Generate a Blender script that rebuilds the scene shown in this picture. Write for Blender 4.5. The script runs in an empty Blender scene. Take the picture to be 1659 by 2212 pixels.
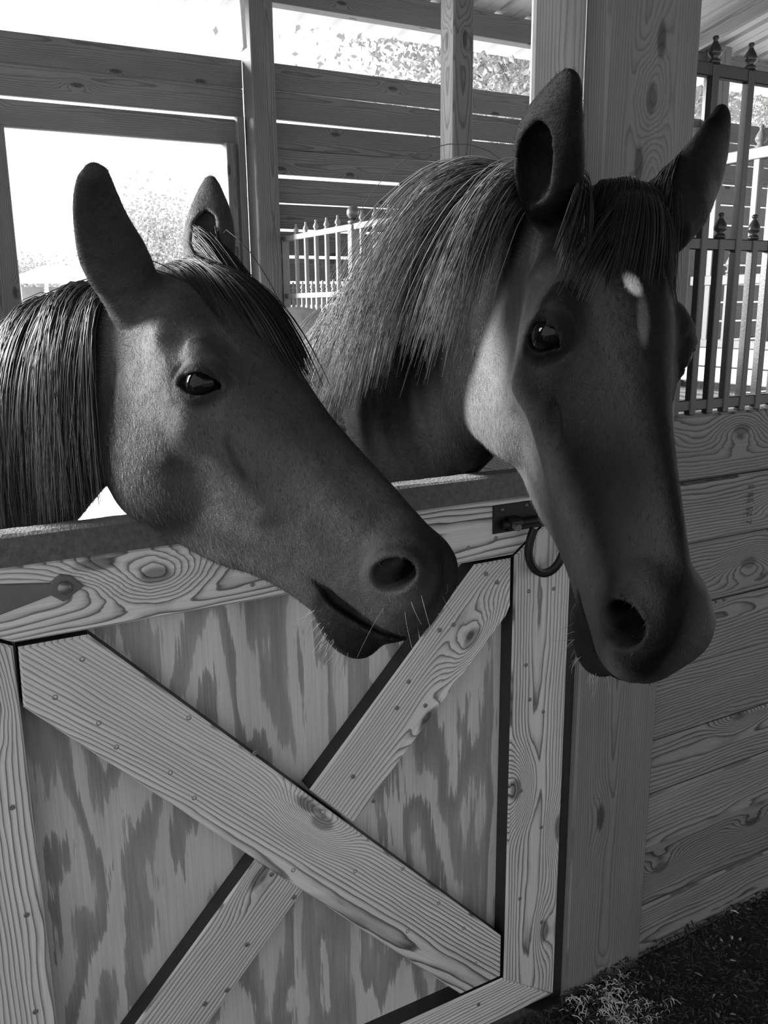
import bpy, bmesh, math, random
import numpy as np
from mathutils import Vector, Matrix

random.seed(7); rng = np.random.default_rng(7)
scene = bpy.context.scene
COL = scene.collection
# ---------------------------------------------------------------- camera
cam_data = bpy.data.cameras.new('camera'); cam = bpy.data.objects.new('camera', cam_data); COL.objects.link(cam)
CAM = np.array([0, 0, 1.5])
CAM_R = np.array([[0.8755, -0.4832, -0.0099], [-0.1194, -0.1965, -0.9732], [0.4683, 0.8532, -0.2297]])   # right, down, forward
cam.matrix_world = Matrix(((CAM_R[0][0], -CAM_R[1][0], -CAM_R[2][0], 0), (CAM_R[0][1], -CAM_R[1][1], -CAM_R[2][1], 0),
                           (CAM_R[0][2], -CAM_R[1][2], -CAM_R[2][2], 1.5), (0, 0, 0, 1)))
cam_data.sensor_fit = 'HORIZONTAL'; cam_data.sensor_width = 36; cam_data.lens = 1888 / 1659 * 36
cam_data.clip_start = .05; cam_data.clip_end = 300
scene.camera = cam
# ---------------------------------------------------------------- world: pale overcast sky, brighter towards the hidden sun
SKY = 1.8
world = bpy.data.worlds.new('world'); scene.world = world; world.use_nodes = True
bg = world.node_tree.nodes['Background']; bg.inputs['Color'].default_value = (1, 1, 1, 1); bg.inputs['Strength'].default_value = SKY
# ---------------------------------------------------------------- sun
sun_d = bpy.data.lights.new('sun', 'SUN'); sun_d.energy = 20.0; sun_d.angle = math.radians(22)
sun = bpy.data.objects.new('sun', sun_d); COL.objects.link(sun)
sun.rotation_euler = Vector((.74, -.62, -.27)).to_track_quat('-Z', 'Y').to_euler()
# ---------------------------------------------------------------- exposure
vs = scene.view_settings; vs.view_transform = 'Standard'; vs.look = 'None'; vs.exposure = 0.0; vs.gamma = 1.0; vs.use_curve_mapping = False

# ---------------------------------------------------------------- helpers
def cam_ray(x, y):
    d = CAM_R.T @ np.array([(x - 829.5) / 1888, (y - 1106) / 1888, 1]); return d / np.linalg.norm(d)
def ray_pt(x, y, d): return CAM + cam_ray(x, y) * d
def grey(v): return (v, v, v, 1)
class NT:
    def __init__(s, name):
        s.m = bpy.data.materials.new(name); s.m.use_nodes = True; s.t = s.m.node_tree; s.b = s.t.nodes['Principled BSDF']
    def n(s, typ, **kw):
        o = s.t.nodes.new(typ)
        for k, v in kw.items(): setattr(o, k, v)
        return o
    def link(s, a, b): s.t.links.new(a, b)
    def put(s, sock, v):
        if isinstance(v, (int, float)): sock.default_value = v
        elif isinstance(v, tuple): sock.default_value = v
        else: s.link(v, sock)
    def math(s, op, a, b=0.0, c=0.0, clamp=False):
        o = s.n('ShaderNodeMath', operation=op, use_clamp=clamp)
        s.put(o.inputs[0], a); s.put(o.inputs[1], b); s.put(o.inputs[2], c); return o.outputs[0]
    def xyz(s, a, b, c=0.0):
        o = s.n('ShaderNodeCombineXYZ'); s.put(o.inputs[0], a); s.put(o.inputs[1], b); s.put(o.inputs[2], c); return o.outputs[0]
    def noise(s, vec, scale=1.0, detail=2.0, rough=.5, dist=0.0):
        o = s.n('ShaderNodeTexNoise'); s.link(vec, o.inputs['Vector'])
        o.inputs['Scale'].default_value = scale; o.inputs['Detail'].default_value = detail; o.inputs['Roughness'].default_value = rough; o.inputs['Distortion'].default_value = dist
        return o.outputs['Fac']
    def ramp(s, v, pts):
        o = s.n('ShaderNodeValToRGB'); s.put(o.inputs[0], v); e = o.color_ramp.elements
        while len(e) < len(pts): e.new(.5)
        for k, (p, c) in enumerate(pts): e[k].position = p; e[k].color = grey(c)
        return o.outputs[0]
    def rng(s, v, a, b, c, d, smooth=True):
        o = s.n('ShaderNodeMapRange', interpolation_type='SMOOTHSTEP' if smooth else 'LINEAR'); s.put(o.inputs[0], v)
        for k, x in enumerate((a, b, c, d)): s.put(o.inputs[1 + k], x)
        return o.outputs[0]
    def bump(s, h, strength=.3, dist=.002):
        o = s.n('ShaderNodeBump'); o.inputs['Strength'].default_value = strength; o.inputs['Distance'].default_value = dist
        s.link(h, o.inputs['Height']); s.link(o.outputs[0], s.b.inputs['Normal'])
    def rgb(s, v):
        o = s.n('ShaderNodeCombineColor'); [s.put(o.inputs[i], v) for i in range(3)]; return o.outputs[0]
    def set(s, **kw):
        for k, v in kw.items():
            i = s.b.inputs[k.replace('_', ' ')]
            if isinstance(v, (int, float)): i.default_value = v
            elif isinstance(v, tuple): i.default_value = v
            else: s.link(v, i)

def wood(name, base=.30, con=.55, pitch=.006, knots=1.0, tone=.3, rough=.62, var=.3, bump=.35, depth=.04, wobble=.010, ply=False):
    """plain-sawn pine: growth rings cut by the board face (centred metre coordinates in the UV map), knots, fine fibres"""
    w = NT(name); M = w.math
    uv = w.n('ShaderNodeUVMap'); sep = w.n('ShaderNodeSeparateXYZ'); w.link(uv.outputs[0], sep.inputs[0]); u, v = sep.outputs[0], sep.outputs[1]
    r = w.n('ShaderNodeObjectInfo').outputs['Random']
    r2 = M('FRACT', M('MULTIPLY', r, 13.7)); r3 = M('FRACT', M('MULTIPLY', r, 71.3))
    ur = M('MULTIPLY_ADD', r, 91.0, u)
    fine = w.noise(w.xyz(M('MULTIPLY', u, 5.0), M('MULTIPLY', v, 330.0), r), 1.0, 3.0, .65)
    jagn = w.noise(w.xyz(M('MULTIPLY', u, 9.0), M('MULTIPLY', v, 150.0), r), 1.0, 3.0, .6)
    if ply:
        n1 = w.noise(w.xyz(M('MULTIPLY', ur, 1.5), M('MULTIPLY_ADD', v, 6.5, M('MULTIPLY', r, 7.0)), r), 1.0, 2.2, .5)
        n2 = w.noise(w.xyz(M('MULTIPLY', ur, 6.0), M('MULTIPLY', v, 22.0), r), 1.0, 2.0, .5)
        f = M('MULTIPLY_ADD', n2, .10, M('MULTIPLY_ADD', jagn, .10, n1))
        fr = M('FRACT', M('MULTIPLY', f, 6.5))
        late = w.ramp(fr, [(0, .05), (.40, .15), (.47, .75), (.80, 1.0), (.93, .85), (.97, .05)])
        core = 1.0; d = None
    else:
        vo = w.n('ShaderNodeTexVoronoi', voronoi_dimensions='2D'); vo.inputs['Scale'].default_value = 1.0
        wob = w.noise(w.xyz(M('MULTIPLY', u, 25.0), M('MULTIPLY', v, 40.0), r), 1.0, 2.0)
        w.link(w.xyz(M('MULTIPLY_ADD', u, 1.5, M('MULTIPLY_ADD', wob, .03, M('MULTIPLY', r, 37.0))), M('MULTIPLY_ADD', v, 4.2, M('MULTIPLY_ADD', wob, .03, M('MULTIPLY', r, 29.0)))), vo.inputs['Vector'])
        d = vo.outputs['Distance']
        ka = w.n('ShaderNodeAttribute', attribute_type='OBJECT', attribute_name='knot').outputs['Vector']; ks = w.n('ShaderNodeSeparateXYZ'); w.link(ka, ks.inputs[0])
        kx = M('MULTIPLY', M('SUBTRACT', M('MULTIPLY_ADD', wob, .010, u), ks.outputs[0]), .5); ky = M('SUBTRACT', M('MULTIPLY_ADD', wob, .006, v), ks.outputs[1])
        kd = M('SQRT', M('ADD', M('MULTIPLY', kx, kx), M('MULTIPLY', ky, ky))); kk = w.rng(kd, 0.0, .085, 1.0, 0.0); kk = M('MULTIPLY', M('MULTIPLY', kk, kk), M('MULTIPLY', ks.outputs[2], .065))
        kc = M('SUBTRACT', 1.0, M('MULTIPLY', w.rng(kd, .009, .016, .6, 0.0), ks.outputs[2]))
        k = w.rng(d, 0.0, .24, 1.0, 0.0); k = M('MULTIPLY', M('MULTIPLY', k, k), .030 * knots)
        v0 = M('MULTIPLY_ADD', r2, .20, -.10)
        hn = w.noise(w.xyz(M('MULTIPLY', ur, .9), r2, r3), 1.0, 1.5, .5)
        h = M('MULTIPLY_ADD', hn, depth * 2.2, M('MULTIPLY_ADD', r3, .02, -depth * .4))
        dv = M('SUBTRACT', v, v0); rad = M('SQRT', M('ADD', M('MULTIPLY', dv, dv), M('MULTIPLY', h, h)))
        wb_ = w.noise(w.xyz(M('MULTIPLY', ur, 3.0), M('MULTIPLY', v, 14.0), r), 1.0, 3.0, .5)
        f = M('ADD', M('ADD', M('MULTIPLY_ADD', wb_, wobble, rad), k), kk)
        f = M('MULTIPLY_ADD', jagn, .0012, f)
        fr = M('FRACT', M('MULTIPLY', f, 1 / pitch))
        late = w.ramp(fr, [(0, .10), (.40, .08), (.72, .50), (.87, 1.0), (.94, .85), (1.0, .10)])
        core = M('MULTIPLY', w.rng(d, .030, .060, .35, 1.0) if knots > 0 else 1.0, kc)
    tn = w.noise(w.xyz(M('MULTIPLY', ur, 2.2), M('MULTIPLY', v, 12.0), r), 1.0, 3.0, .6)
    big = w.noise(w.xyz(M('MULTIPLY', ur, .8), M('MULTIPLY', v, 3.0), r2), 1.0, 1.0, .5)
    latea = M('MULTIPLY', late, M('MULTIPLY_ADD', big, 1.1, .45))
    c = M('MULTIPLY', M('SUBTRACT', 1.0, M('MULTIPLY', latea, con)), base)
    c = M('MULTIPLY', c, M('MULTIPLY_ADD', tn, tone * 2, 1 - tone))
    c = M('MULTIPLY', c, M('MULTIPLY_ADD', fine, .55, .72))
    c = M('MULTIPLY', c, core)
    c = M('MULTIPLY', c, M('MULTIPLY_ADD', r3, var, 1 - var / 2))
    w.set(Base_Color=w.rgb(M('MAXIMUM', c, .004)), Roughness=rough); w.b.inputs['Specular IOR Level'].default_value = .3
    w.bump(M('ADD', M('MULTIPLY', late, -.6), M('MULTIPLY', fine, .5)), bump, .0025)
    return w.m
def plain(name, v, rough=.5, metal=0.0, bump=0.0, scale=200.0, mottle=0.0, spec=.5, mscale=40.0):
    w = NT(name); co = w.n('ShaderNodeTexCoord').outputs['Object']
    if mottle: c = w.math('MULTIPLY', w.math('MULTIPLY_ADD', w.noise(co, mscale, 4.0, .65), 2 * mottle, 1 - mottle), v); w.set(Base_Color=w.rgb(c))
    else: w.set(Base_Color=grey(v))
    w.set(Roughness=rough, Metallic=metal); w.b.inputs['Specular IOR Level'].default_value = spec
    if bump: w.bump(w.noise(co, scale, 4.0, .6), bump, .003)
    return w.m
def new_mesh(name, V, F, mats, parent=None, uv=None, smooth=False, midx=None):
    me = bpy.data.meshes.new(name); me.from_pydata([tuple(p) for p in V], [], [tuple(f) for f in F]); return link_mesh(name, me, mats, parent, uv, smooth, midx)
def link_mesh(name, me, mats, parent=None, uv=None, smooth=False, midx=None):
    for m in (mats if isinstance(mats, (list, tuple)) else [mats]): me.materials.append(m)
    if uv is not None:
        l = me.uv_layers.new(name='UVMap'); l.data.foreach_set('uv', np.asarray(uv, np.float32).ravel())
    if smooth: me.polygons.foreach_set('use_smooth', np.ones(len(me.polygons), bool))
    if midx is not None: me.polygons.foreach_set('material_index', np.asarray(midx, np.int32))
    me.update(); o = bpy.data.objects.new(name, me); COL.objects.link(o)
    if parent: o.parent = parent
    return o
def fast_mesh(name, V, loops, starts, mats, parent=None, smooth=True):
    me = bpy.data.meshes.new(name); V = np.asarray(V, np.float32); loops = np.asarray(loops, np.int32)
    me.vertices.add(len(V)); me.vertices.foreach_set('co', V.ravel()); me.loops.add(len(loops)); me.loops.foreach_set('vertex_index', loops)
    me.polygons.add(len(starts)); me.polygons.foreach_set('loop_start', np.asarray(starts, np.int32)); me.update(calc_edges=True); me.validate()
    return link_mesh(name, me, mats, parent, smooth=smooth)
def empty(name, label=None, cat=None, loc=(0, 0, 0), kind=None, group=None):
    o = bpy.data.objects.new(name, None); COL.objects.link(o); o.location = loc; return tag(o, label, cat, kind, group)
def tag(o, label=None, cat=None, kind=None, group=None):
    for k, v in (('label', label), ('category', cat), ('kind', kind), ('group', group)):
        if v: o[k] = v
    return o
GRAIN = {}
def knot_at(o, x, y, Y, strength=1.0):
    """a knot on a board facing the aisle, where the sight line through (x, y) meets the plane y = Y"""
    r = cam_ray(x, y); p = CAM + r * (Y - CAM[1]) / r[1]; c, g, h = GRAIN[o.name]; o['knot'] = (float((p - c) @ g), float((p - c) @ h), float(strength))
def prism(name, poly, n, th, grain, mats, parent=None, ch=.003, loc=None):
    """a board: convex outline poly (3D, on its front face), outward normal n, thickness th, grain direction; chamfered front"""
    P = np.array(poly, float); n = np.array(n, float); n /= np.linalg.norm(n); c = P.mean(0)
    if np.dot(np.cross(P[1] - P[0], P[2] - P[1]), n) < 0: P = P[::-1]
    k = len(P); I = np.zeros_like(P)
    for i in range(k):
        e0 = P[i] - P[i - 1]; e1 = P[(i + 1) % k] - P[i]; e0 /= np.linalg.norm(e0); e1 /= np.linalg.norm(e1)
        m0 = np.cross(n, e0); m1 = np.cross(n, e1); b = m0 + m1; I[i] = P[i] + b * ch / max(.35, 1 + m0 @ m1)
    V = np.concatenate([I, P - n * ch, P - n * th]); F = [list(range(k))]; mi = [0]
    for i in range(k):
        j = (i + 1) % k
        F.append([i, i + k, j + k, j]); mi.append(0)
        F.append([i + k, i + 2 * k, j + 2 * k, j + k]); mi.append(1)
    F.append([2 * k + i for i in range(k)][::-1]); mi.append(0)
    g = np.array(grain, float); g -= n * (g @ n); g /= np.linalg.norm(g); h = np.cross(n, g)
    uv = []
    for f in F:
        for i in f: uv.append(((V[i] - c) @ g, (V[i] - c) @ h + (V[i] - c) @ n))
    if not isinstance(mats, (list, tuple)): mats = [mats]; mi = [0] * len(mi)
    if loc is not None: V = V - np.array(loc)
    o = new_mesh(name, V, F, mats, parent, uv, midx=mi)
    if loc is not None: o.location = loc
    GRAIN[o.name] = (c, g, h)
    return o
def board(name, x0, x1, y0, y1, z0, z1, face, grain, mats, parent=None, ch=.003):
    """axis-aligned board; face: the axis letter and sign of its front"""
    n = {'-y': (0, -1, 0), '-x': (-1, 0, 0), '+x': (1, 0, 0), '-z': (0, 0, -1), '+z': (0, 0, 1), '+y': (0, 1, 0)}[face]
    g = {'x': (1, 0, 0), 'y': (0, 1, 0), 'z': (0, 0, 1)}[grain]
    if face[1] == 'y': y = y0 if face[0] == '-' else y1; P = [(x0, y, z0), (x1, y, z0), (x1, y, z1), (x0, y, z1)]; th = y1 - y0
    elif face[1] == 'x': x = x0 if face[0] == '-' else x1; P = [(x, y0, z0), (x, y1, z0), (x, y1, z1), (x, y0, z1)]; th = x1 - x0
    else: z = z0 if face[0] == '-' else z1; P = [(x0, y0, z), (x1, y0, z), (x1, y1, z), (x0, y1, z)]; th = z1 - z0
    return prism(name, P, n, th, g, mats, parent, ch)
def plank_lr(name, x0, x1, y0, y1, zl, zr, mats, parent):
    """horizontal plank whose bottom and top edges may differ left and right: zl, zr = (bottom, top)"""
    return prism(name, [(x0, y0, zl[0]), (x1, y0, zr[0]), (x1, y0, zr[1]), (x0, y0, zl[1])], (0, -1, 0), y1 - y0, (1, 0, 0), mats, parent, .004)
def lathe(prof, seg=10):
    V, F = [], []
    for r, z in prof:
        for s in range(seg): a = 2 * math.pi * s / seg; V.append((r * math.cos(a), r * math.sin(a), z))
    for i in range(len(prof) - 1):
        for s in range(seg): t = (s + 1) % seg; F.append((i * seg + s, i * seg + t, (i + 1) * seg + t, (i + 1) * seg + s))
    F.append(tuple(range(seg))[::-1]); F.append(tuple((len(prof) - 1) * seg + s for s in range(seg)))
    return V, F
def boxVF(x0, x1, y0, y1, z0, z1):
    V = [(x, y, z) for z in (z0, z1) for y in (y0, y1) for x in (x0, x1)]
    return V, [(0, 2, 3, 1), (4, 5, 7, 6), (0, 1, 5, 4), (2, 6, 7, 3), (0, 4, 6, 2), (1, 3, 7, 5)]
def bevel_box(name, x0, x1, y0, y1, z0, z1, mat, parent=None, b=.003, seg=2):
    bm = bmesh.new(); V, F = boxVF(x0, x1, y0, y1, z0, z1); vs_ = [bm.verts.new(v) for v in V]
    for f in F: bm.faces.new([vs_[i] for i in f])
    bmesh.ops.bevel(bm, geom=bm.edges[:], offset=b, segments=seg, affect='EDGES', profile=.6)
    me = bpy.data.meshes.new(name); bm.to_mesh(me); bm.free(); return link_mesh(name, me, mat, parent)
def sweep(pts, rad, seg=6, up=(0, 0, 1)):
    pts = np.array(pts, float); V, F = [], []; up = np.array(up, float)
    T = np.gradient(pts, axis=0); T /= np.linalg.norm(T, axis=1)[:, None]
    r = np.broadcast_to(np.asarray(rad, float), (len(pts),))
    for p, t, rr in zip(pts, T, r):
        a = np.cross(t, up)
        if np.linalg.norm(a) < 1e-3: a = np.cross(t, (1, 0, .01))
        a /= np.linalg.norm(a); b = np.cross(a, t)
        for s in range(seg): q = 2 * math.pi * s / seg; V.append(p + rr * (math.cos(q) * a + math.sin(q) * b))
    for i in range(len(pts) - 1):
        for s in range(seg): t_ = (s + 1) % seg; F.append((i * seg + s, i * seg + t_, (i + 1) * seg + t_, (i + 1) * seg + s))
    F.append(tuple(range(seg))[::-1]); F.append(tuple((len(pts) - 1) * seg + s for s in range(seg)))
    return V, F
def join(parts):
    V, F = [], []
    for v, f in parts:
        o = len(V); V += [tuple(p) for p in v]; F += [tuple(i + o for i in q) for q in f]
    return V, F
def dup(o, parent, loc):
    c = o.copy(); COL.objects.link(c); c.parent = parent; c.location = loc; return c

# ---------------------------------------------------------------- materials
M_DOOR = wood('door_pine', .58, .74, .0062, .8, .28, .6, .25, wobble=.020)
M_PLY = wood('plywood', .50, .56, tone=.26, rough=.7, var=.1, bump=.2, ply=True)
M_WALL = wood('wall_pine', .225, .74, .0075, 1.2, .25, .6, .25, depth=.035, wobble=.036)
M_POST = wood('post_pine', .19, .42, .0055, .6, .22, .65, .15, depth=.05)
M_BACK = wood('weathered_pine', .19, .45, .0085, 1.1, .25, .7, .3, depth=.03, wobble=.02)
M_ROOFWOOD = wood('roof_pine', .45, .4, .009, 1.0, .25, .7, .2)
M_STOP = wood('stop_pine', .42, .35, .005, .8, .22, .65, .1)
M_DARKDECK = wood('dark_deck', .07, .4, .008, .8, .2, .7, .2)
M_EDGE = plain('black_edge', .018, .55, bump=.3, mottle=.4)
M_IRON = plain('black_iron', .035, .38, bump=.1, mottle=.3, spec=.6)
M_BLACK = plain('black_paint', .010, .5, mottle=.3, spec=.3)
M_GREYIRON = plain('pale_iron', .30, .42, mottle=.15)
M_STEEL = plain('worn_steel', .20, .4, .6, bump=.2, mottle=.4)
M_STRAP = plain('grey_strap', .11, .6, bump=.25, mottle=.35, mscale=25)
M_CAP = plain('cap_strip', .075, .62, bump=.6, scale=160, mottle=.85, mscale=110)
M_SHEET = plain('roof_metal', .62, .45, mottle=.08, mscale=6)
M_MULCH = plain('mulch', .020, .8, bump=1.0, scale=70, mottle=.8)
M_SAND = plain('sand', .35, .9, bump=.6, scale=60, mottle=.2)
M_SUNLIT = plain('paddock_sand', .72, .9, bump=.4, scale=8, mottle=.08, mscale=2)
M_WHITE = plain('white_board', .62, .5, mottle=.08)
# ================================================================ SETTING
DY = 1.2535
floor = new_mesh('floor', [(-6, -6, 0), (8, -6, 0), (8, DY + .02, 0), (-6, DY + .02, 0), (8, 4.9, 0), (-6, 4.9, 0)], [(0, 1, 2, 3), (3, 2, 4, 5)], [M_MULCH, M_SAND], midx=[0, 1]); tag(floor, kind='structure')
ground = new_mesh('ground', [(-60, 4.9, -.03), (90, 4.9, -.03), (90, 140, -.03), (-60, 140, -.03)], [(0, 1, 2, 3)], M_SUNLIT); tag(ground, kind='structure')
# ---- front wall, right of the door
wf = empty('wall_front', kind='structure')
ze = [1.277, 1.139, 1.001, .860, .722, .561, .431, .294, .145, .004]
for a, b in zip(ze[:-1], ze[1:]):
    j = random.uniform(-.0025, .0025)
    pk = board('plank', 1.34, 3.6, DY + j, DY + .036, b + .0012, a - .0012, '-y', 'x', M_WALL, wf, .0045)
    KN = {1.277: (1605, 925), 1.001: (1622, 1212), .561: (1600, 1540), .294: (1430, 1870)}
    if a in KN: knot_at(pk, *KN[a], DY, .8)
fc = bpy.data.curves.new('grade_stamp', 'FONT'); fc.body = '5 R5 52 7'; fc.size = .023; fc.extrude = .0001; fc.align_x = 'CENTER'; fc.align_y = 'CENTER'; fc.materials.append(plain('stamp_ink', .05, .8))
stamp = bpy.data.objects.new('grade_stamp', fc); COL.objects.link(stamp); stamp.parent = wf; stamp.location = (1.599, DY - .0056, 1.069); stamp.rotation_euler = (math.pi / 2, math.radians(90), 0)
bigpost = board('post', 1.126, 1.346, DY - .012, DY + .16, 0, 3.46, '-y', 'z', M_POST, wf, .004)
knot_at(bigpost, 1405, 205, DY - .012, .9)
board('edge_strip', 1.104, 1.1255, DY + .004, DY + .05, .005, 1.20, '-y', 'z', M_EDGE, wf, .001)
board('stop_board', 1.008, 1.123, DY + .040, DY + .048, 0, 3.46, '-y', 'z', M_STOP, wf, .004)
board('post', -.24, -.075, DY - .01, DY + .14, 0, 3.46, '-y', 'z', M_POST, wf, .004)
for a, b in zip(ze[:-1], ze[1:]): board('plank', -1.75, -.245, DY, DY + .036, b + .0012, a - .0012, '-y', 'x', M_WALL, wf, .0045)
board('front_beam', -2.2, 6.5, DY + .02, DY + .06, 3.40, 3.62, '-y', 'x', M_BACK, wf)
# ---- back wall
wb = empty('wall_back', kind='structure')
YB = 4.8
xr0, xr1 = 1.90, 7.5
seams = [2.785, 2.646, 2.494, 2.350, 2.208, 2.065, 1.922, 1.777, 1.635, 1.500, 1.358, 1.215, 1.07, .93, .785, .64, .50, .355, .21, .07]
gaps = [(0, 0), (.004, .018), (.019, .0), (.0, .013), (.022, .016), (.010, .004), (.016, .010), (.018, .016), (.016, .014), (.018, .015)]
for i in range(len(seams) - 1):
    gt = gaps[i] if i < len(gaps) else (.006, .006); gb = gaps[i + 1] if i + 1 < len(gaps) else (.006, .006)
    plank_lr('plank', xr0, 4.9, YB, YB + .03, (seams[i+1] + gb[0] / 2, seams[i] - gt[0] / 2), (seams[i+1] + gb[1] / 2, seams[i] - gt[1] / 2), M_BACK, wb)
    plank_lr('plank', 4.905, xr1, YB, YB + .03, (seams[i+1] + .005, seams[i] - .006), (seams[i+1] + .008, seams[i] - .004), M_BACK, wb)
board('plank', 2.78, 3.6, YB + .031, YB + .055, 2.185, 2.235, '-y', 'x', M_BACK, wb)
board('header', 1.86, xr1, YB - .02, YB + .06, 3.075, 3.215, '-y', 'x', M_BACK, wb)
board('header', -2.2, 1.90, YB - .02, YB + .06, 3.10, 3.22, '-y', 'x', M_BACK, wb)
# middle post group
board('post', 1.80, 1.93, YB - .14, YB - .005, 0, 3.23, '-y', 'z', M_BACK, wb, .006)
board('stud', 1.745, 1.785, YB - .04, YB + .05, 0, 2.49, '-y', 'z', M_BACK, wb)
board('jamb', 1.675, 1.725, YB - .05, YB + .09, 0, 2.352, '-y', 'z', M_BACK, wb)
board('post', 5.255, 5.37, YB - .14, YB - .005, 0, 3.23, '-y', 'z', M_BACK, wb, .006)
# window bay boards, left of the post
plank_lr('plank', -2.2, 1.80, YB, YB + .03, (2.632, 2.767), (2.640, 2.778), M_BACK, wb)
plank_lr('plank', -2.2, 1.80, YB + .004, YB + .03, (2.482, 2.629), (2.498, 2.636), M_BACK, wb)
plank_lr('plank', -2.2, 1.80, YB, YB + .03, (2.345, 2.464), (2.352, 2.480), M_BACK, wb)
board('jamb', .40, .575, YB - .09, YB + .05, 0, 2.345, '-y', 'z', M_BACK, wb, .005)
for i in range(3, len(seams) - 1): board('plank', -2.2, .40, YB, YB + .03, seams[i+1] + .004, seams[i] - .004, '-y', 'x', M_BACK, wb)
# ---- stall divider on the right
XD = 1.98
wr = empty('wall_right', kind='structure')
zz = [1.262 - .142 * k for k in range(9)]
for a, b in zip(zz[:-1], zz[1:]): board('plank', XD, XD + .036, DY + .04, YB, b + .002, a - .002, '-x', 'y', M_WALL, wr)
board('cap_board', XD - .01, XD + .04, DY + .04, YB, 1.284, 1.325, '-x', 'y', M_WHITE, wr)
board('cap_board', XD - .008, XD + .04, DY + .04, YB, 1.328, 1.378, '-x', 'y', M_WHITE, wr)
board('post', 1.935, 2.025, 2.955, 3.045, 0, 3.40, '-y', 'z', M_POST, wr, .006)
# ---- left stall divider (out of the picture)
wl = empty('wall_left', kind='structure')
for a, b in zip(zz[:-1], zz[1:]): board('plank', -1.80, -1.764, DY + .04, YB, b + .002, a - .002, '+x', 'y', M_WALL, wl)
# ---- roof
cl = empty('ceiling', kind='structure')
RS = .18
def roof_z(y): return 3.235 + (YB - y) * RS
prof = []
for k in range(4):
    x = k * .23; prof += [(x, 0), (x + .015, .019), (x + .045, .019), (x + .06, 0), (x + .135, 0), (x + .14, .003), (x + .15, .003), (x + .155, 0)]
prof.append((.92, 0))
y0, y1 = 5.3, -1.2
V = []; F = []
for x, z in prof: V += [(x, y0, roof_z(y0) + z), (x, y1, roof_z(y1) + z)]
for i in range(len(prof) - 1): F.append((2*i, 2*i+2, 2*i+3, 2*i+1))
sheet = new_mesh('roof_sheet', V, F, M_SHEET, cl); sheet.location.x = -2.3
for k in range(1, 11): dup(sheet, cl, (-2.3 + .92 * k, 0, 0))
# other slope over the aisle
V2 = [(x, -2.4 - y, z) for x, y, z in V]
sh2 = new_mesh('roof_sheet', V2, [f[::-1] for f in F], M_SHEET, cl); sh2.location.x = -2.3
for k in range(1, 11): dup(sh2, cl, (-2.3 + .92 * k, 0, 0))
for yy in (.1, 2.0, 3.4): board('purlin', -2.3, 7.8, yy, yy + .04, roof_z(yy) - .15, roof_z(yy) - .012, '-y', 'x', M_ROOFWOOD, cl)
for k in range(30): board('shade_deck_board', -2.3, 7.8, 1.22 - .142 * (k + 1), 1.22 - .142 * k - .004, 3.47, 3.50, '-z', 'x', M_DARKDECK, cl)  # dark deck added over the unseen aisle to cut light from above
def slope_board(name, x, ya, za, yb, zb, h, w=.04):
    return prism(name, [(x, ya, za), (x, yb, zb), (x, yb, zb + h), (x, ya, za + h)], (-1, 0, 0), w, (0, yb - ya, zb - za), M_ROOFWOOD, cl)
slope_board('rafter', 5.0, 4.9, 3.125, .6, 3.895, .20)
# ---- unseen wall across the aisle, added to block front light
wo = empty('wall_aisle_block', kind='structure')
for k in range(9): board('plank', -2.3, 7.8, -3.04, -3.0, .142 * k + .002, .142 * k + .140, '+y', 'x', M_WALL, wo)
for k in range(12): board('plank', -2.3, 7.8, -3.04, -3.0, 2.3 + .142 * k, 2.3 + .142 * k + .140, '+y', 'x', M_WALL, wo)
# ================================================================ IRON BARS over the front wall
def finial_mesh(h, name):
    p = [(.0085, 0), (.0125, .002 * h / .06), (.0135, .10 * h), (.009, .18 * h), (.0075, .22 * h), (.0135, .34 * h), (.0145, .42 * h), (.011, .58 * h), (.006, .74 * h), (.0042, .82 * h), (.0062, .87 * h), (.0068, .92 * h), (.0045, .98 * h), (.001, h)]
    return p
def make_picket(parent, z0, z1, tip, w, mat, loc):
    V, F = boxVF(-w/2, w/2, -w/2, w/2, z0, z1)
    p = bevel_box('picket', -w/2, w/2, -w/2, w/2, z0, z1, mat, parent, .0018, 1); p.location = loc
    V, F = lathe(finial_mesh(tip - z1, 'finial'), 10); V = [(a * w / .018, b * w / .018, c + z1) for a, b, c in V]
    f = new_mesh('finial', V, F, mat, p, smooth=True)
    return p, f
def copy_picket(pf, parent, loc):
    p, f = pf; c = p.copy(); COL.objects.link(c); c.parent = parent; c.location = loc
    g = f.copy(); COL.objects.link(g); g.parent = c
YI = DY + .006
bars = empty('iron_bar_grille', 'black iron bar grille with spear finials on the plank wall beside the big post', 'grille', (1.346, YI, 1.277))
B0 = np.array((1.346, YI, 1.277))
def rel(x, y, z): return (x - B0[0], y - B0[1], z - B0[2])
for zc, h in ((1.297, .022), (1.611, .022), (1.922, .024)):
    o = bevel_box('rail', 0, 2.25, -.006, .011, zc - h/2 - B0[2], zc + h/2 - B0[2], M_IRON, bars, .002, 1)
tall = short = None
for k in range(22):
    x = 1.4045 + .0975 * k
    if tall is None: tall = make_picket(bars, .0, 1.932 - B0[2], 1.982 - B0[2], .017, M_IRON, rel(x, YI, B0[2]))
    else: copy_picket(tall, bars, rel(x, YI, B0[2]))
    x = 1.357 + .0975 * k
    if short is None: short = make_picket(bars, .0, 1.622 - B0[2], 1.672 - B0[2], .017, M_IRON, rel(x, YI, B0[2]))
    else: copy_picket(short, bars, rel(x, YI, B0[2]))
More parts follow.
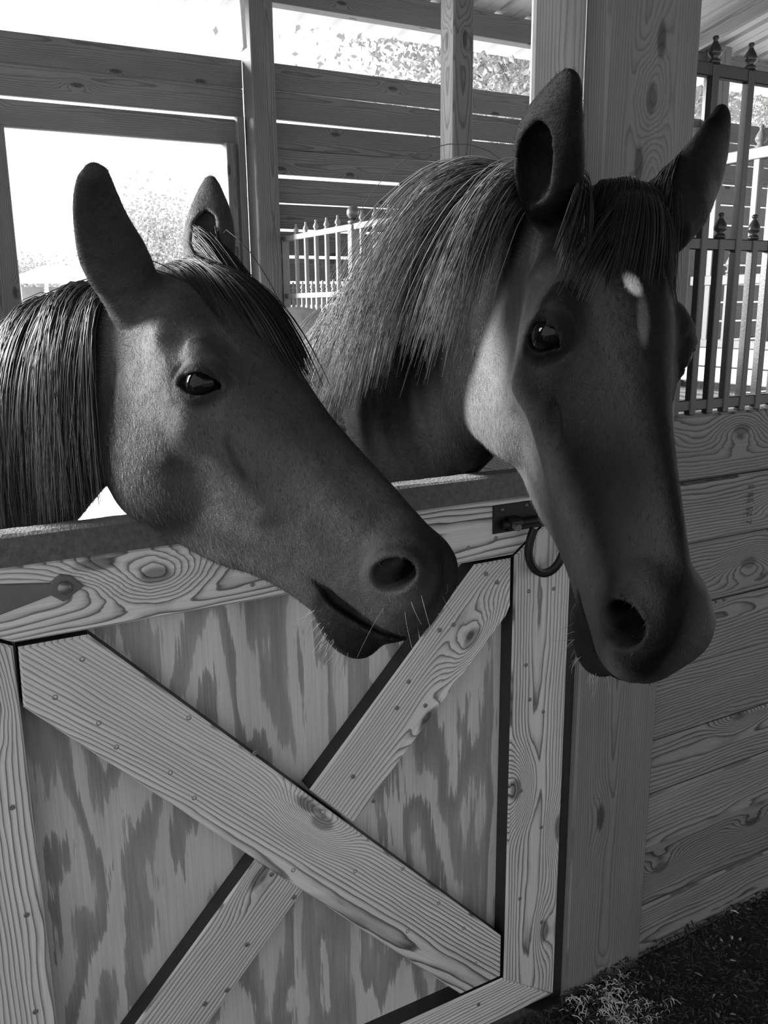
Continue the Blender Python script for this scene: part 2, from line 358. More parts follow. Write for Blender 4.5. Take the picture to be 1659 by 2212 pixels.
# ================================================================ pale iron fence on the divider
fence = empty('iron_fence', 'pale iron picket fence with ball posts along the stall divider below the weathered boards', 'fence', (XD, 1.4, 1.378))
F0 = np.array((XD, 1.4, 1.378))
for zc, h in ((.012, .022), (1.558 - F0[2], .026), (1.866 - F0[2], .028)):
    bevel_box('rail', -.013, .013, .02, 3.35, zc - h/2, zc + h/2, M_GREYIRON, fence, .002, 1)
ball = None
for yb in (1.82, 2.85, 3.88, 4.74):
    hgt = (1.876 if yb < 4.7 else 1.866) - F0[2]
    o = bevel_box('fence_post', -.022, .022, -.022, .022, 0, hgt, M_GREYIRON, fence, .003, 1); o.location = (0, yb - F0[1], 0)
    if yb < 4.7:
        prof = [(.012, hgt), (.026, hgt + .004), (.028, hgt + .016), (.012, hgt + .024)] + [(.033 * math.sin(a), hgt + .054 - .033 * math.cos(a)) for a in np.linspace(.35, math.pi - .03, 9)]
        V, F = lathe(prof, 16); new_mesh('ball_cap', V, F, M_STEEL, o, smooth=True)
tall = short = None
for k in range(26):
    y = 1.48 + .1285 * k
    if min(abs(y - q) for q in (1.82, 2.85, 3.88, 4.74)) < .05 or y > 4.72: pass
    else:
        if tall is None: tall = make_picket(fence, 0, 1.876 - F0[2], 1.935 - F0[2], .019, M_GREYIRON, (0, y - F0[1], 0))
        else: copy_picket(tall, fence, (0, y - F0[1], 0))
    y += .064
    if min(abs(y - q) for q in (1.82, 2.85, 3.88, 4.74)) > .035 and y < 4.72:
        if short is None: short = make_picket(fence, 0, 1.575 - F0[2], 1.632 - F0[2], .017, M_GREYIRON, (0, y - F0[1], 0))
        else: copy_picket(short, fence, (0, y - F0[1], 0))
# ================================================================ STALL DOOR
DX0 = -.062
door = empty('stall_door', 'wooden half door with crossed braces, plywood panel and black edges, below both horses', 'door', (0, DY, 0))
def dp(name, pts, th, grain, mats=None, y=DY, ch=.003, parent=None):
    o = prism(name, [(x, y, z) for x, z in pts], (0, -1, 0), th, (grain[0], 0, grain[1]), mats or [M_DOOR, M_EDGE], None, ch, loc=(0, DY, 0)); o.location = (0, 0, 0); o.parent = parent or door; return o
T = .038
dp('plywood_panel', [(DX0 + .02, .03), (1.09, .03), (1.09, 1.15), (DX0 + .02, 1.15)], .012, (0, 1), [M_PLY, M_EDGE], DY + T)
tr_ = dp('top_rail', [(.0975, 1.047), (.962, 1.0475), (1.100, 1.150), (1.100, 1.156), (DX0, 1.156), (DX0, 1.13)], T, (1, 0))
dp('stile', [(DX0, .02), (.098, .115), (.0955, 1.042), (DX0, 1.126)], T, (0, 1))
st_ = dp('stile', [(.965, .118), (1.102, .020), (1.102, 1.146), (.965, 1.044)], T, (0, 1))
dp('bottom_rail', [(.100, .122), (.962, .122), (1.098, .022), (DX0, .022)], T, (1, 0))
b1_ = dp('brace', [(.1019, 1.040), (.197, 1.040), (.9548, .228), (.9553, .130), (.8549, .130), (.100, .9493)], T + .001, (.86, -.82), y=DY - .001)
b2_ = dp('brace', [(.876, 1.041), (.958, 1.041), (.9590, .948), (.9500, .929), (.6208, .596), (.5371, .687)], T - .002, (.34, .355), y=DY + .001)
dp('brace', [(.4336, .588), (.5203, .4967), (.170, .128), (.1, .128), (.1, .236)], T - .002, (.34, .36), y=DY + .001)
knot_at(tr_, 345, 1237, DY, 1.0); knot_at(st_, 1112, 1702, DY, 1.0); knot_at(b1_, 702, 1775, DY, .9); knot_at(b2_, 1022, 1372, DY, .8)
# cap strip along the top, its upper face chewed
nx, ny = 240, 7
gx = np.linspace(DX0, 1.102, nx); gy = np.linspace(0, .052, ny)
hz = np.zeros((nx, ny)); 
for q in range(3, 9):
    fr = 12 * 1.7 ** q * .3; hz += (rng.random() + .4) / q * np.sin(fr * gx[:, None] + rng.random() * 9 + 40 * q * gy[None, :] + 2 * np.sin(fr * .31 * gx[:, None]))
hz = .0016 * hz; hz[:, 0] *= .5
V = []; F = []
for i in range(nx):
    for j in range(ny): V.append((gx[i], gy[j] - .002, 1.2015 + hz[i, j] - (.003 if j in (0, ny - 1) else 0)))
for i in range(nx - 1):
    for j in range(ny - 1): a = i * ny + j; F.append((a, a + ny, a + ny + 1, a + 1))
b0 = len(V)
for i in range(nx): V += [(gx[i], -.004, 1.158), (gx[i], .050, 1.158)]
for i in range(nx - 1):
    F.append((b0 + 2*i, b0 + 2*i + 2, (i + 1) * ny, i * ny)); F.append((i * ny + ny - 1, (i + 1) * ny + ny - 1, b0 + 2*i + 3, b0 + 2*i + 1)); F.append((b0 + 2*i + 1, b0 + 2*i + 3, b0 + 2*i + 2, b0 + 2*i))
F.append(tuple([b0] + [j for j in range(ny)] + [b0 + 1])); F.append(tuple([b0 + 2*nx - 1] + [(nx - 1) * ny + j for j in range(ny)][::-1] + [b0 + 2*nx - 2]))
M_CAPTOP = plain('chewed_cap', .22, .75, bump=.9, scale=220, mottle=.6, mscale=160)
new_mesh('cap_strip', V, F, [M_CAP, M_CAPTOP], door, midx=[1] * ((nx - 1) * (ny - 1)) + [0] * (len(F) - (nx - 1) * (ny - 1)))
# hinge strap with its bolt
hs = dp('hinge_strap', [(DX0 - .09, 1.168), (.153, 1.1265), (.153, 1.1095), (DX0 - .09, 1.035)], .006, (1, 0), [M_STRAP, M_STRAP], DY - .006, .0015)
tip_ = dp('strap_tip', [(.140, 1.118), (.166, 1.137), (.180, 1.1335), (.197, 1.1155), (.167, 1.097)], .0062, (1, 0), [M_STRAP, M_STRAP], DY - .0062, .0015, hs)
V, F = lathe([(.0105, 0), (.0105, .0015), (.0095, .004), (.0065, .0062), (.002, .0072)], 20); V = [(x + .1695, -z - .0062, y + 1.1172) for x, y, z in V]
new_mesh('bolt', V, F, M_STEEL, hs, smooth=True)
V, F = lathe([(.0105, 0), (.0105, .0015), (.0095, .004), (.0065, .0062), (.002, .0072)], 20); V = [(x + .045, -z - .0062, y + 1.108) for x, y, z in V]
new_mesh('bolt', V, F, M_STEEL, hs, smooth=True)
# slide bolt
lp = dp('latch_plate', [(.9116, 1.147), (.9122, 1.094), (1.100, 1.094), (1.100, 1.147)], .004, (1, 0), [M_BLACK, M_BLACK], DY - .004, .001)
V1 = sweep([(.925, -.016, 1.112), (1.20, -.016, 1.112)], .0075, 12); 
new_mesh('bolt_rod', *V1, M_BLACK, lp, smooth=True)
for xx in (.948, 1.075):
    V, F = join([sweep([(xx - .013, -.016, 1.112), (xx + .013, -.016, 1.112)], .0125, 12), boxVF(xx - .013, xx + .013, -.016, -.003, 1.1, 1.124)]); new_mesh('bolt_collar', V, F, M_BLACK, lp)
V, F = sweep([(.9415, -.02, 1.112), (.9415, -.040, 1.1095)], .0065, 12); new_mesh('bolt_knob', V, F, M_STEEL, lp, smooth=False)
for xx, zz_ in ((.93, 1.137), (.985, 1.139), (1.04, 1.139), (1.05, 1.101)):
    V, F = lathe([(.0042, 0), (.0038, .0012), (.001, .0018)], 10); V = [(x + xx, -z - .004, y + zz_) for x, y, z in V]; new_mesh('screw', V, F, M_IRON, lp)
# screws on the boards
V, F = lathe([(.0042, -.001), (.0042, .0006), (.0030, .0011), (.0026, .0004), (.001, .0002)], 10); V = [(x, -z - .0006, y) for x, y, z in V]
sc0 = None
for x, z in [(.185, 1.005), (.143, .955), (.222, .855), (.335, .875), (.44, .785), (.335, .735), (.56, .63), (.62, .50), (.72, .47), (.80, .365), (.73, .33), (.86, .285), (.89, .19), (.50, .545), (.20, .90), (.30, .79), (.90, 1.02), (.925, 1.0), (.83, .935), (.80, .93), (.735, .845), (.71, .80), (.77, .79), (.62, .69), (.66, .63), (.46, .55), (.50, .49), (.41, .43), (.33, .345), (.37, .355), (.24, .285),
             (1.0, .97), (1.06, .965), (.998, .82), (1.01, .745), (1.045, .71), (.995, .55), (1.05, .45), (1.0, .30), (1.06, .22), (.07, 1.08), (.45, 1.075), (.80, 1.09), (.86, 1.075), (.92, 1.085), (.07, .80), (.072, .62), (.068, .45), (.075, .30), (.9, .085), (.7, .07)]:
    if sc0 is None: sc0 = new_mesh('screw', V, F, M_STEEL, door); sc0.location = (x, 0, z)
    else: dup(sc0, door, (x, 0, z))
# ---- horseshoe under the bolt
th = np.linspace(-2.25, 2.25, 41); cx_, cz_ = 1.0165, 1.061
path = []
for a in th:
    r = 1.0; x = .0415 * math.sin(a) * (1.02 - .10 * max(0, abs(a) - 1.6)); z = -.0505 * math.cos(a) * (1 if abs(a) < 1.57 else 1.25); path.append((x, z))
V, F = [], []; pr = [(-.0078, 0), (-.0078, -.007), (-.003, -.009), (-.001, -.0065), (.001, -.0065), (.003, -.009), (.0070, -.007), (.0070, 0)]
P2 = np.array(path); Tn = np.gradient(P2, axis=0); Tn /= np.linalg.norm(Tn, axis=1)[:, None]
for p, t in zip(P2, Tn):
    nrm = np.array((t[1], -t[0]))
    for o_, d_ in pr: q = p + nrm * o_; V.append((q[0], d_, q[1]))
kk = len(pr)
for i in range(len(P2) - 1):
    for s in range(kk): t_ = (s + 1) % kk; F.append((i*kk + s, i*kk + t_, (i+1)*kk + t_, (i+1)*kk + s))
F.append(tuple(range(kk))[::-1]); F.append(tuple((len(P2)-1)*kk + s for s in range(kk)))
hsh = new_mesh('horseshoe', V, F, M_BLACK); hsh.location = (cx_, DY - .0245, cz_)
tag(hsh, 'worn black iron horseshoe hanging from the slide bolt, open end up', 'horseshoe')
# ---------------------------------------------------------------- horse modelling (signed distance field -> mesh)
def smin(a, b, k):
    h = np.clip(.5 + .5 * (b - a) / k, 0, 1)
    return b + (a - b) * h - k * h * (1 - h)
def smax(a, b, k):
    return -smin(-a, -b, k)
def ell(P, c, r, M=None):
    q = P - np.asarray(c)
    if M is not None: q = q @ M
    r = np.asarray(r)
    l = np.linalg.norm(q / r, axis=1); g = np.linalg.norm(q / (r * r), axis=1) + 1e-9
    return l * (l - 1) / g
def cap(P, a, b, ra, rb):
    a = np.asarray(a, float); b = np.asarray(b, float); d = b - a
    t = np.clip(((P - a) @ d) / (d @ d), 0, 1)
    return np.linalg.norm(P - a - t[:, None] * d, axis=1) - (ra + (rb - ra) * t)
def frame(x, hint):
    x = np.asarray(x, float); x = x / np.linalg.norm(x)
    z = np.asarray(hint, float); z = z - x * (x @ z); z /= np.linalg.norm(z)
    return np.array([x, np.cross(z, x), z]).T          # columns: along, side, hint
def spline(xs, ys, n=240):
    xs = np.asarray(xs, float); ys = np.asarray(ys, float)
    m = np.gradient(ys, xs, axis=0)
    t = np.linspace(xs[0], xs[-1], n); i = np.clip(np.searchsorted(xs, t) - 1, 0, len(xs) - 2)
    h = xs[i + 1] - xs[i]; u = (t - xs[i]) / h
    if ys.ndim > 1: h = h[:, None]; u = u[:, None]
    return t, (2*u**3-3*u**2+1)*ys[i] + (u**3-2*u**2+u)*h*m[i] + (-2*u**3+3*u**2)*ys[i+1] + (u**3-u**2)*h*m[i+1]
# stations along the head: x, top z, bottom z, half widths at 10/30/50/70/90 % of the depth
HEAD = np.array([
 (-.07,-.030,-.215,.046,.060,.066,.064,.052),
 ( .00, .015,-.258,.056,.076,.077,.071,.054),
 ( .06, .011,-.298,.066,.090,.085,.072,.050),
 ( .12, .005,-.322,.074,.096,.087,.070,.048),
 ( .18, .000,-.326,.072,.096,.085,.067,.046),
 ( .24,-.009,-.308,.060,.083,.078,.061,.042),
 ( .30,-.016,-.284,.047,.066,.069,.056,.038),
 ( .36,-.018,-.250,.038,.053,.060,.051,.036),
 ( .42,-.018,-.226,.033,.045,.053,.048,.036),
 ( .48,-.019,-.212,.031,.042,.050,.047,.036),
 ( .53,-.022,-.206,.031,.044,.050,.046,.036),
 ( .57,-.036,-.186,.033,.045,.048,.044,.033),
 ( .615,-.062,-.150,.032,.041,.044,.040,.028)])
TX, TAB = spline(HEAD[:, 0], HEAD[:, 1:])
def head_base(P):
    x = np.clip(P[:, 0], TX[0], TX[-1]); ay = np.abs(P[:, 1])
    k = (x - TX[0]) / (TX[-1] - TX[0]) * (len(TX) - 1); i = np.clip(k.astype(int), 0, len(TX) - 2); u = (k - i)[:, None]
    T = TAB[i] * (1 - u) + TAB[i + 1] * u
    zt, zb = T[:, 0], T[:, 1]; v = (zt - P[:, 2]) / (zt - zb)
    kv = np.clip((v - .1) / .2, 0, 3.999); j = kv.astype(int); w = kv - j
    w = w * w * (3 - 2 * w) * .5 + w * .5
    r = np.arange(len(x)); W = T[r, 2 + j] * (1 - w) + T[r, 3 + j] * w
    s = 2 * v - 1
    g = ((ay / W) ** 2.3 + np.abs(s) ** 2.3) ** (1 / 2.3) - 1
    f = g * np.minimum(W, (zt - zb) / 2)
    f = smax(f, P[:, 0] - .602, .05)
    return smax(f, -.07 - P[:, 0], .03)
EYE_C = np.array((.160, .0765, -.082))
EYE_F = frame(np.array((.76, -.36, .52)), np.array((.42, .88, .05)))          # corner axis, lid axis, outward
EYE_F[:, 1] *= np.sign(EYE_F[2, 1])
EYE_R = .0262
def head_sdf(P, spec):
    S = P.copy(); S[:, 1] = np.abs(P[:, 1])
    mw = spec.get('muzzle', 1.0); S[:, 1] /= 1 - (1 - mw) * np.clip((S[:, 0] - .36) / .16, 0, 1)
    f = head_base(S)
    f = smin(f, ell(S, *spec.get('jowl', ((.120, .046, -.212), (.108, .042, .112)))), .035)                  # jowl
    f = smin(f, cap(S, (.065, .080, -.085), (.19, .084, -.135), .013, .013), .035)      # cheek arch
    f = smin(f, cap(S, (.19, .080, -.140), (.345, .052, -.150), .010, .002), .034)      # facial crest
    f = smin(f, ell(S, (.142, .083, -.060), (.050, .018, .014), frame((.97, -.05, -.15), (0, .6, 1))), .028)   # brow bone
    f = smin(f, ell(S, (.545, .028, -.070), (.052, .026, .042)), .022)                  # nostril flare
    f = smin(f, ell(S, (.566, .010, -.112), (.036, .033, .036)), .022)                  # upper lip
    f = smin(f, ell(S, (.525, .0, -.190), (.046, .035, .028)), .018)                    # chin and lower lip
    f = smax(f, -ell(S, (.080, .104, -.045), (.036, .018, .020)), .03)                  # hollow over the eye
    f = smax(f, -ell(S, (.36, .082, -.092), (.10, .022, .026)), .04)                    # hollow over the crest
    f = smax(f, -ell(S, (.30, .088, -.195), (.09, .022, .026)), .04)                    # hollow below the crest
    f = smax(f, -ell(S, (.475, .062, -.105), (.040, .012, .018)), .025)
    f = smax(f, -ell(S, (.27, .068, -.118), (.030, .0055, .007), frame((.95, -.1, -.3), (0, 1, 0))), .008)     # small groove in front of the crest
    # eye: lids over the ball, almond cut
    q = (S - EYE_C) @ EYE_F
    l = np.linalg.norm(q, axis=1)
    f = smin(f, l - .0285, .014)
    lid = spec.get('lid', (.0185, .0140))
    top = lid[0] * (1 - np.abs(q[:, 0] / .0310) ** 2.2); bot = lid[1] * (1 - np.abs(q[:, 0] / .0310) ** 2)
    al = np.maximum(np.where(q[:, 1] > 0, q[:, 1] - top, -q[:, 1] - bot), .003 - q[:, 2])
    al = np.maximum(al, l - .05)
    f = smax(f, -al, .005)
    fold = np.abs(np.hypot(q[:, 0] * .85, q[:, 1] + .002) - .0255)                        # crease over the upper lid
    f = np.where((q[:, 1] > -.004) & (q[:, 2] > 0), f + .0022 * np.exp(-(fold / .0022) ** 2), f)
    fold2 = np.abs(np.hypot(q[:, 0] * .8, q[:, 1] - .001) - .034)
    f = np.where((q[:, 2] > 0), f + .0012 * np.exp(-(fold2 / .003) ** 2), f)
    # nostril
    N = frame(spec.get('nos_ax', (.62, .05, .76)), (.45, .86, .0))
    C0 = np.array(spec.get('nos_c', (.548, .056, -.072)))
    f = smin(f, ell(S, C0 - np.array((.004, .010, 0)), (.039, .029, .017), N), .014)
    f = smax(f, -ell(S, C0 + N[:, 2] * .004, spec.get('nostril', (.030, .0195, .034)), N), .007)
    f = smax(f, -ell(S, C0 - N[:, 0] * .010 - N[:, 2] * .016, (.022, .014, .034), N), .008)
    # mouth
    xm = np.clip(S[:, 0], .455, .62); zm = np.interp(xm, [.455, .50, .56, .60, .62], spec.get('mouth', [-.168, -.163, -.148, -.134, -.128]))
    gap = np.interp(xm, [.458, .49, .56, .62], spec.get('gap', [.001, .003, .003, .002]))
    m = np.maximum(np.maximum(np.abs(S[:, 2] - zm) - gap, .458 - S[:, 0]), .016 - S[:, 1] - .02 * np.clip((S[:, 0] - .575) / .02, 0, 1))
    f = smax(f, -m, .006)
    return f
def tube_sdf(P, secs):
    # secs: list of (centre, up, half width, half depth); nearest point on the axis, frames blended between sections
    C_ = np.array([q[0] for q in secs]); U = np.array([q[1] for q in secs]); R_ = np.array([q[2:] for q in secs], float)
    T = np.gradient(C_, axis=0); T /= np.linalg.norm(T, axis=1)[:, None]
    U = U - T * np.sum(U * T, 1)[:, None]; U /= np.linalg.norm(U, axis=1)[:, None]
    best = np.full(len(P), 1e9); bi = np.zeros(len(P), int); bt = np.zeros(len(P))
    for i in range(len(secs) - 1):
        c0 = C_[i]; d = C_[i + 1] - c0
        t = np.clip(((P - c0) @ d) / (d @ d), 0, 1); D = np.sum((P - c0 - t[:, None] * d) ** 2, 1); m = D < best
        best[m] = D[m]; bi[m] = i; bt[m] = t[m]
    w = bt[:, None]; L = lambda X: X[bi] * (1 - w) + X[bi + 1] * w
    q = P - L(C_); u = L(U); tt = L(T); sd = np.cross(u, tt); r = L(R_)
    b = np.sum(q * u, 1); a = np.sum(q * sd, 1); c = np.sum(q * tt, 1)
    return (np.sqrt((a / r[:, 0]) ** 2 + (b / r[:, 1]) ** 2 + (c / r[:, 0]) ** 2) - 1) * np.minimum(r[:, 0], r[:, 1])
def dense(secs, n):
    c = np.array([s[0] for s in secs]); t = np.arange(len(secs)) * 1.
    T, cc = spline(t, c, n); _, uu = spline(t, np.array([s[1] for s in secs], float), n); _, rr = spline(t, np.array([s[2:] for s in secs], float), n)
    return [(cc[i], uu[i] / np.linalg.norm(uu[i]), rr[i, 0], rr[i, 1]) for i in range(n)]
EAR_U = [-.15, 0, .12, .25, .4, .55, .7, .82, .92, .97, 1.0]
EAR_W = [[.62, .70, .84, .96, 1.0, .93, .74, .54, .36, .27, .20], [.80, .95, 1.0, .96, .82, .67, .54, .45, .35, .28, .19], [.90, 1.0, .98, .90, .78, .62, .46, .34, .26, .22, .19]]
def ear_sdf(P, base, tip, open_dir, wid=.036, deep=.62, prof=0, curve=0.0):
    base = np.asarray(base, float); ax = np.asarray(tip, float) - base; L = np.linalg.norm(ax)
    F = frame(ax, open_dir)                              # along, across, opening
    q = (P - base) @ F; u = q[:, 0] / L
    uc = np.clip(u, -.15, 1)
    w = np.interp(uc, EAR_U, np.array(EAR_W[prof])) * wid
    th = w * np.interp(uc, [-.15, 0, .3, .7, 1], [1.1, 1.0, deep, deep * .8, .6])
    bend = q[:, 2] + .012 * (2 * uc - 1) ** 2; q[:, 1] -= curve * 4 * np.clip(u, 0, 1) * (1 - np.clip(u, 0, 1))
    f = (np.sqrt((q[:, 1] / w) ** 2 + (bend / th) ** 2 + (np.maximum(u - .97, 0) * L / .008) ** 2 + (np.maximum(-.15 - u, 0) * L / .02) ** 2) - 1) * np.minimum(w, th)
    wi = np.maximum(w - .010, .001); ti = np.maximum(th * 1.0, .001)
    lo = np.clip((u + .02) / .40, .02, 1); lo = lo * (2 - lo) * np.clip((.97 - u) / .35, .05, 1) ** .6
    g = (np.sqrt((q[:, 1] / (wi * lo)) ** 2 + ((bend - th * 1.15 + ti * .60 * lo) / (ti * lo)) ** 2) - 1) * np.minimum(wi, ti) * lo
    g = g + (1.0 if prof == 2 else .03 * np.clip((.030 - w) / .018, 0, 1))
    return smax(f, -g, .008)
def horse_sdf(P, spec):
    f = head_sdf(P, spec)
    f = smin(f, tube_sdf(P, spec['neck']), spec.get('kneck', .05))
    for e in spec['ears']:
        f = smin(f, ear_sdf(P, *e), .016)
    for a, b, ra, rb, k in spec.get('extra', []):
        f = smin(f, cap(P, a, b, ra, rb), k)
    return f
def surface_nets(F, o, h):
    S = F < 0; n = np.array(F.shape)
    c = [(i, j, k) for i in (0, 1) for j in (0, 1) for k in (0, 1)]
    cnt = sum(S[i:n[0]-1+i, j:n[1]-1+j, k:n[2]-1+k].astype(np.int8) for i, j, k in c)
    act = (cnt > 0) & (cnt < 8); I = np.argwhere(act)
    idx = np.full(act.shape, -1, np.int64); idx[act] = np.arange(len(I))
    acc = np.zeros((len(I), 3)); num = np.zeros(len(I))
    for a in range(8):
        for b in range(a + 1, 8):
            d = np.array(c[b]) - np.array(c[a])
            if np.abs(d).sum() != 1: continue
            fa = F[tuple((I + c[a]).T)]; fb = F[tuple((I + c[b]).T)]; m = (fa < 0) != (fb < 0)
            t = np.where(m, fa / np.where(m, fa - fb, 1), 0)
            acc += m[:, None] * (np.array(c[a]) + t[:, None] * d); num += m
    V = o + h * (I + acc / num[:, None])
    Q = []
    for ax in range(3):
        a1, a2 = (ax + 1) % 3, (ax + 2) % 3
        lo = [slice(0, n[i]) for i in range(3)]; hi = list(lo); lo[ax] = slice(0, n[ax]-1); hi[ax] = slice(1, n[ax])
        A = S[tuple(lo)]; B = S[tuple(hi)]; E = np.argwhere(A != B)
        E = E[(E[:, a1] > 0) & (E[:, a2] > 0) & (E[:, a1] < n[a1]-1) & (E[:, a2] < n[a2]-1)]
        s = A[tuple(E.T)]
        e1 = np.zeros(3, int); e1[a1] = 1; e2 = np.zeros(3, int); e2[a2] = 1
        q = np.stack([idx[tuple((E - e1 - e2).T)], idx[tuple((E - e2).T)], idx[tuple(E.T)], idx[tuple((E - e1).T)]], 1)
        q[~s] = q[~s][:, ::-1]; Q.append(q)
    return V, np.concatenate(Q)
def mesh_sdf(fn, lo, hi, h, r=4):
    lo = np.asarray(lo, float); n = (np.ceil((np.asarray(hi) - lo) / (h * r)).astype(int)) * r + 1
    cn = (n - 1) // r + 1
    G = np.stack(np.meshgrid(*[lo[i] + h * r * np.arange(cn[i]) for i in range(3)], indexing='ij'), -1).reshape(-1, 3)
    Fc = fn(G).reshape(cn)
    F = np.repeat(np.repeat(np.repeat(Fc, r, 0), r, 1), r, 2)[:n[0], :n[1], :n[2]].copy()
    near = np.abs(Fc) < h * r * 2.2
    # dilate so that fine points around a near coarse point are evaluated
    M = np.zeros(n, bool); C = np.argwhere(near)
    k = np.arange(-r, r + 1)
    off = np.stack(np.meshgrid(k, k, k, indexing='ij'), -1).reshape(-1, 3)
    B = near.copy()
    for ax in range(3):
        B2 = B.copy(); sl = [slice(None)] * 3; sr = [slice(None)] * 3
        sl[ax] = slice(1, None); sr[ax] = slice(None, -1)
        B2[tuple(sl)] |= B[tuple(sr)]; B = B2
    M = np.repeat(np.repeat(np.repeat(near, r, 0), r, 1), r, 2)[:n[0], :n[1], :n[2]]
    Nn = near[:-1, :-1, :-1] | near[1:, :-1, :-1] | near[:-1, 1:, :-1] | near[:-1, :-1, 1:] | near[1:, 1:, :-1] | near[1:, :-1, 1:] | near[:-1, 1:, 1:] | near[1:, 1:, 1:]
    M2 = np.repeat(np.repeat(np.repeat(Nn, r, 0), r, 1), r, 2)
    M = M.copy(); M[:n[0]-1, :n[1]-1, :n[2]-1] |= M2
    I = np.argwhere(M)
    for s in range(0, len(I), 400000):
        J = I[s:s+400000]; F[tuple(J.T)] = fn(lo + h * J)
    return surface_nets(F, lo, h)
def grad(fn, P, e=.0008):
    f0 = fn(P); g = np.stack([fn(P + np.eye(3)[i] * e) - f0 for i in range(3)], 1) / e
    return f0, g
def project(fn, P, it=2, mx=.003):
    for _ in range(it):
        out = np.empty_like(P)
        for s in range(0, len(P), 300000):
            p = P[s:s+300000]; f0, g = grad(fn, p)
            d = -f0[:, None] * g / (np.sum(g * g, 1)[:, None] + .15)
            l = np.linalg.norm(d, axis=1)[:, None]; out[s:s+300000] = p + d * np.minimum(1, mx / (l + 1e-9))
        P = out
    return P
# ================================================================ HORSES
SPEC = {
 'L': dict(R=np.array([[0.276, 0.874, 0.399], [-0.768, 0.451, -0.455], [-0.577, -0.181, 0.796]]), t=np.array((.405, 1.234, 1.545)) * .94 + np.array((0, 0, .09)), sc=np.array((.945, .940, 1.035)) * .94,
           lid=(.0165, .0120), gap=[.003, .010, .007, .002], muzzle=.87),
 'R': dict(R=np.array([[-0.262, 0.951, -0.167], [-0.604, -0.296, -0.74], [-0.752, -0.093, 0.652]]), t=np.array((.815, .876, 1.624)), sc=np.array((.95, 1.05, 1.17)), muzzle=.80, nostril=(.038, .025, .034), nos_c=(.556, .052, -.078), jowl=((.105, .048, -.222), (.112, .042, .112)))}
def twist(s, pivot, deg):
    w = s['R'] @ (s['sc'] * np.array(pivot)) + s['t']; k = (w - CAM) / np.linalg.norm(w - CAM); a = math.radians(deg)
    K = np.array([[0, -k[2], k[1]], [k[2], 0, -k[0]], [-k[1], k[0], 0]]); Q = np.eye(3) + math.sin(a) * K + (1 - math.cos(a)) * K @ K
    s['R'] = Q @ s['R']; s['t'] = w + Q @ (s['t'] - w)
twist(SPEC['R'], (.30, 0, -.12), 4.5)
for s in SPEC.values():
    u, _, v = np.linalg.svd(s['R']); s['R'] = u @ v; s['A'] = s['R'] @ np.diag(s['sc']); s['Ai'] = np.linalg.inv(s['A'])
def to_local(s, p): return (np.asarray(p, float) - s['t']) @ s['Ai'].T
def to_world(s, p): return np.asarray(p, float) @ s['A'].T + s['t']
def dir_local(s, d): d = s['Ai'] @ np.asarray(d, float); return d / np.linalg.norm(d)
def set_neck(s, first, L, n=14):
    secs = [first]
    k = s['sc']
    for (x, y), d, u, a, b in L: secs.append((to_local(s, ray_pt(x, y, d)), dir_local(s, u), a / k[1], b / (k[2] * .5 + k[0] * .5)))
    s['neck'] = dense([(np.asarray(c, float), np.asarray(u, float), a, b) for c, u, a, b in secs], n)
def set_ear(s, base, tip_px, length, far, opening, wid, deep=.62, prof=0, curve=0.0):
    bw = to_world(s, base); r = cam_ray(*tip_px); k = (bw - CAM) @ r; m = np.sum((bw - CAM) ** 2) - length ** 2
    q = math.sqrt(max(k * k - m, 0)); d = k + q if far else k - q
    s.setdefault('ears', []).append((np.asarray(base), to_local(s, CAM + r * d), np.asarray(opening, float), wid, deep, prof, curve))
set_neck(SPEC['L'], (np.array((.02, 0, -.14)), np.array((-.4, 0, .9)), .066, .115),
  [((200, 825), 1.34, (.2, 0, 1), .074, .130), ((40, 950), 1.48, (.1, 0, 1), .086, .172), ((-150, 980), 1.66, (0, 0, 1), .10, .20), ((-420, 1020), 1.95, (0, 0, 1), .14, .26)])
set_neck(SPEC['R'], (np.array((.02, 0, -.14)), np.array((-.5, 0, .85)), .072, .11),
  [((1108, 668), 1.37, (.2, 0, 1), .080, .162), ((1026, 785), 1.58, (.1, 0, 1), .090, .196), ((932, 880), 1.84, (0, 0, 1), .11, .215), ((860, 955), 2.15, (0, 0, 1), .17, .29)])
set_ear(SPEC['L'], (-.06, -.088, -.060), (196, 352), .180, False, (-.35, .5, -.3), .041, .62, 1, -.010)
set_ear(SPEC['L'], (-.02, .030, -.025), (447, 386), .156, True, (.3, -.8, .2), .034)
set_ear(SPEC['R'], (-.02, -.100, -.035), (1211, 185), .185, False, (.4, -.6, .3), .044)
set_ear(SPEC['R'], (-.02, .074, -.010), (1580, 232), .195, True, (.6, .1, .6), .037, .5, 2)


def hair_mesh(name, P, rad, mat, parent):
    """P: strands x points x 3, rad: strands x points"""
    n, k, _ = P.shape
    T = np.gradient(P, axis=1); T /= np.linalg.norm(T, axis=2)[..., None] + 1e-9
    ref = np.broadcast_to(np.array((.37, -.81, .45)), T.shape); a = np.cross(T, ref); a /= np.linalg.norm(a, axis=2)[..., None] + 1e-9; b = np.cross(T, a)
    ring = np.stack([P + rad[..., None] * (math.cos(q) * a + math.sin(q) * b) for q in (0, 2.094, 4.189)], 2)      # n k 3 3
    V = ring.reshape(-1, 3); base = (np.arange(n)[:, None] * k + np.arange(k - 1)[None, :]) * 3
    lo = np.concatenate([np.stack([base + i, base + (i + 1) % 3, base + 3 + (i + 1) % 3, base + 3 + i], -1).reshape(-1, 4) for i in range(3)]).ravel()
    o = fast_mesh(name, V, lo, np.arange(len(lo) // 4) * 4, mat, parent); o['kind'] = 'stuff'; return o
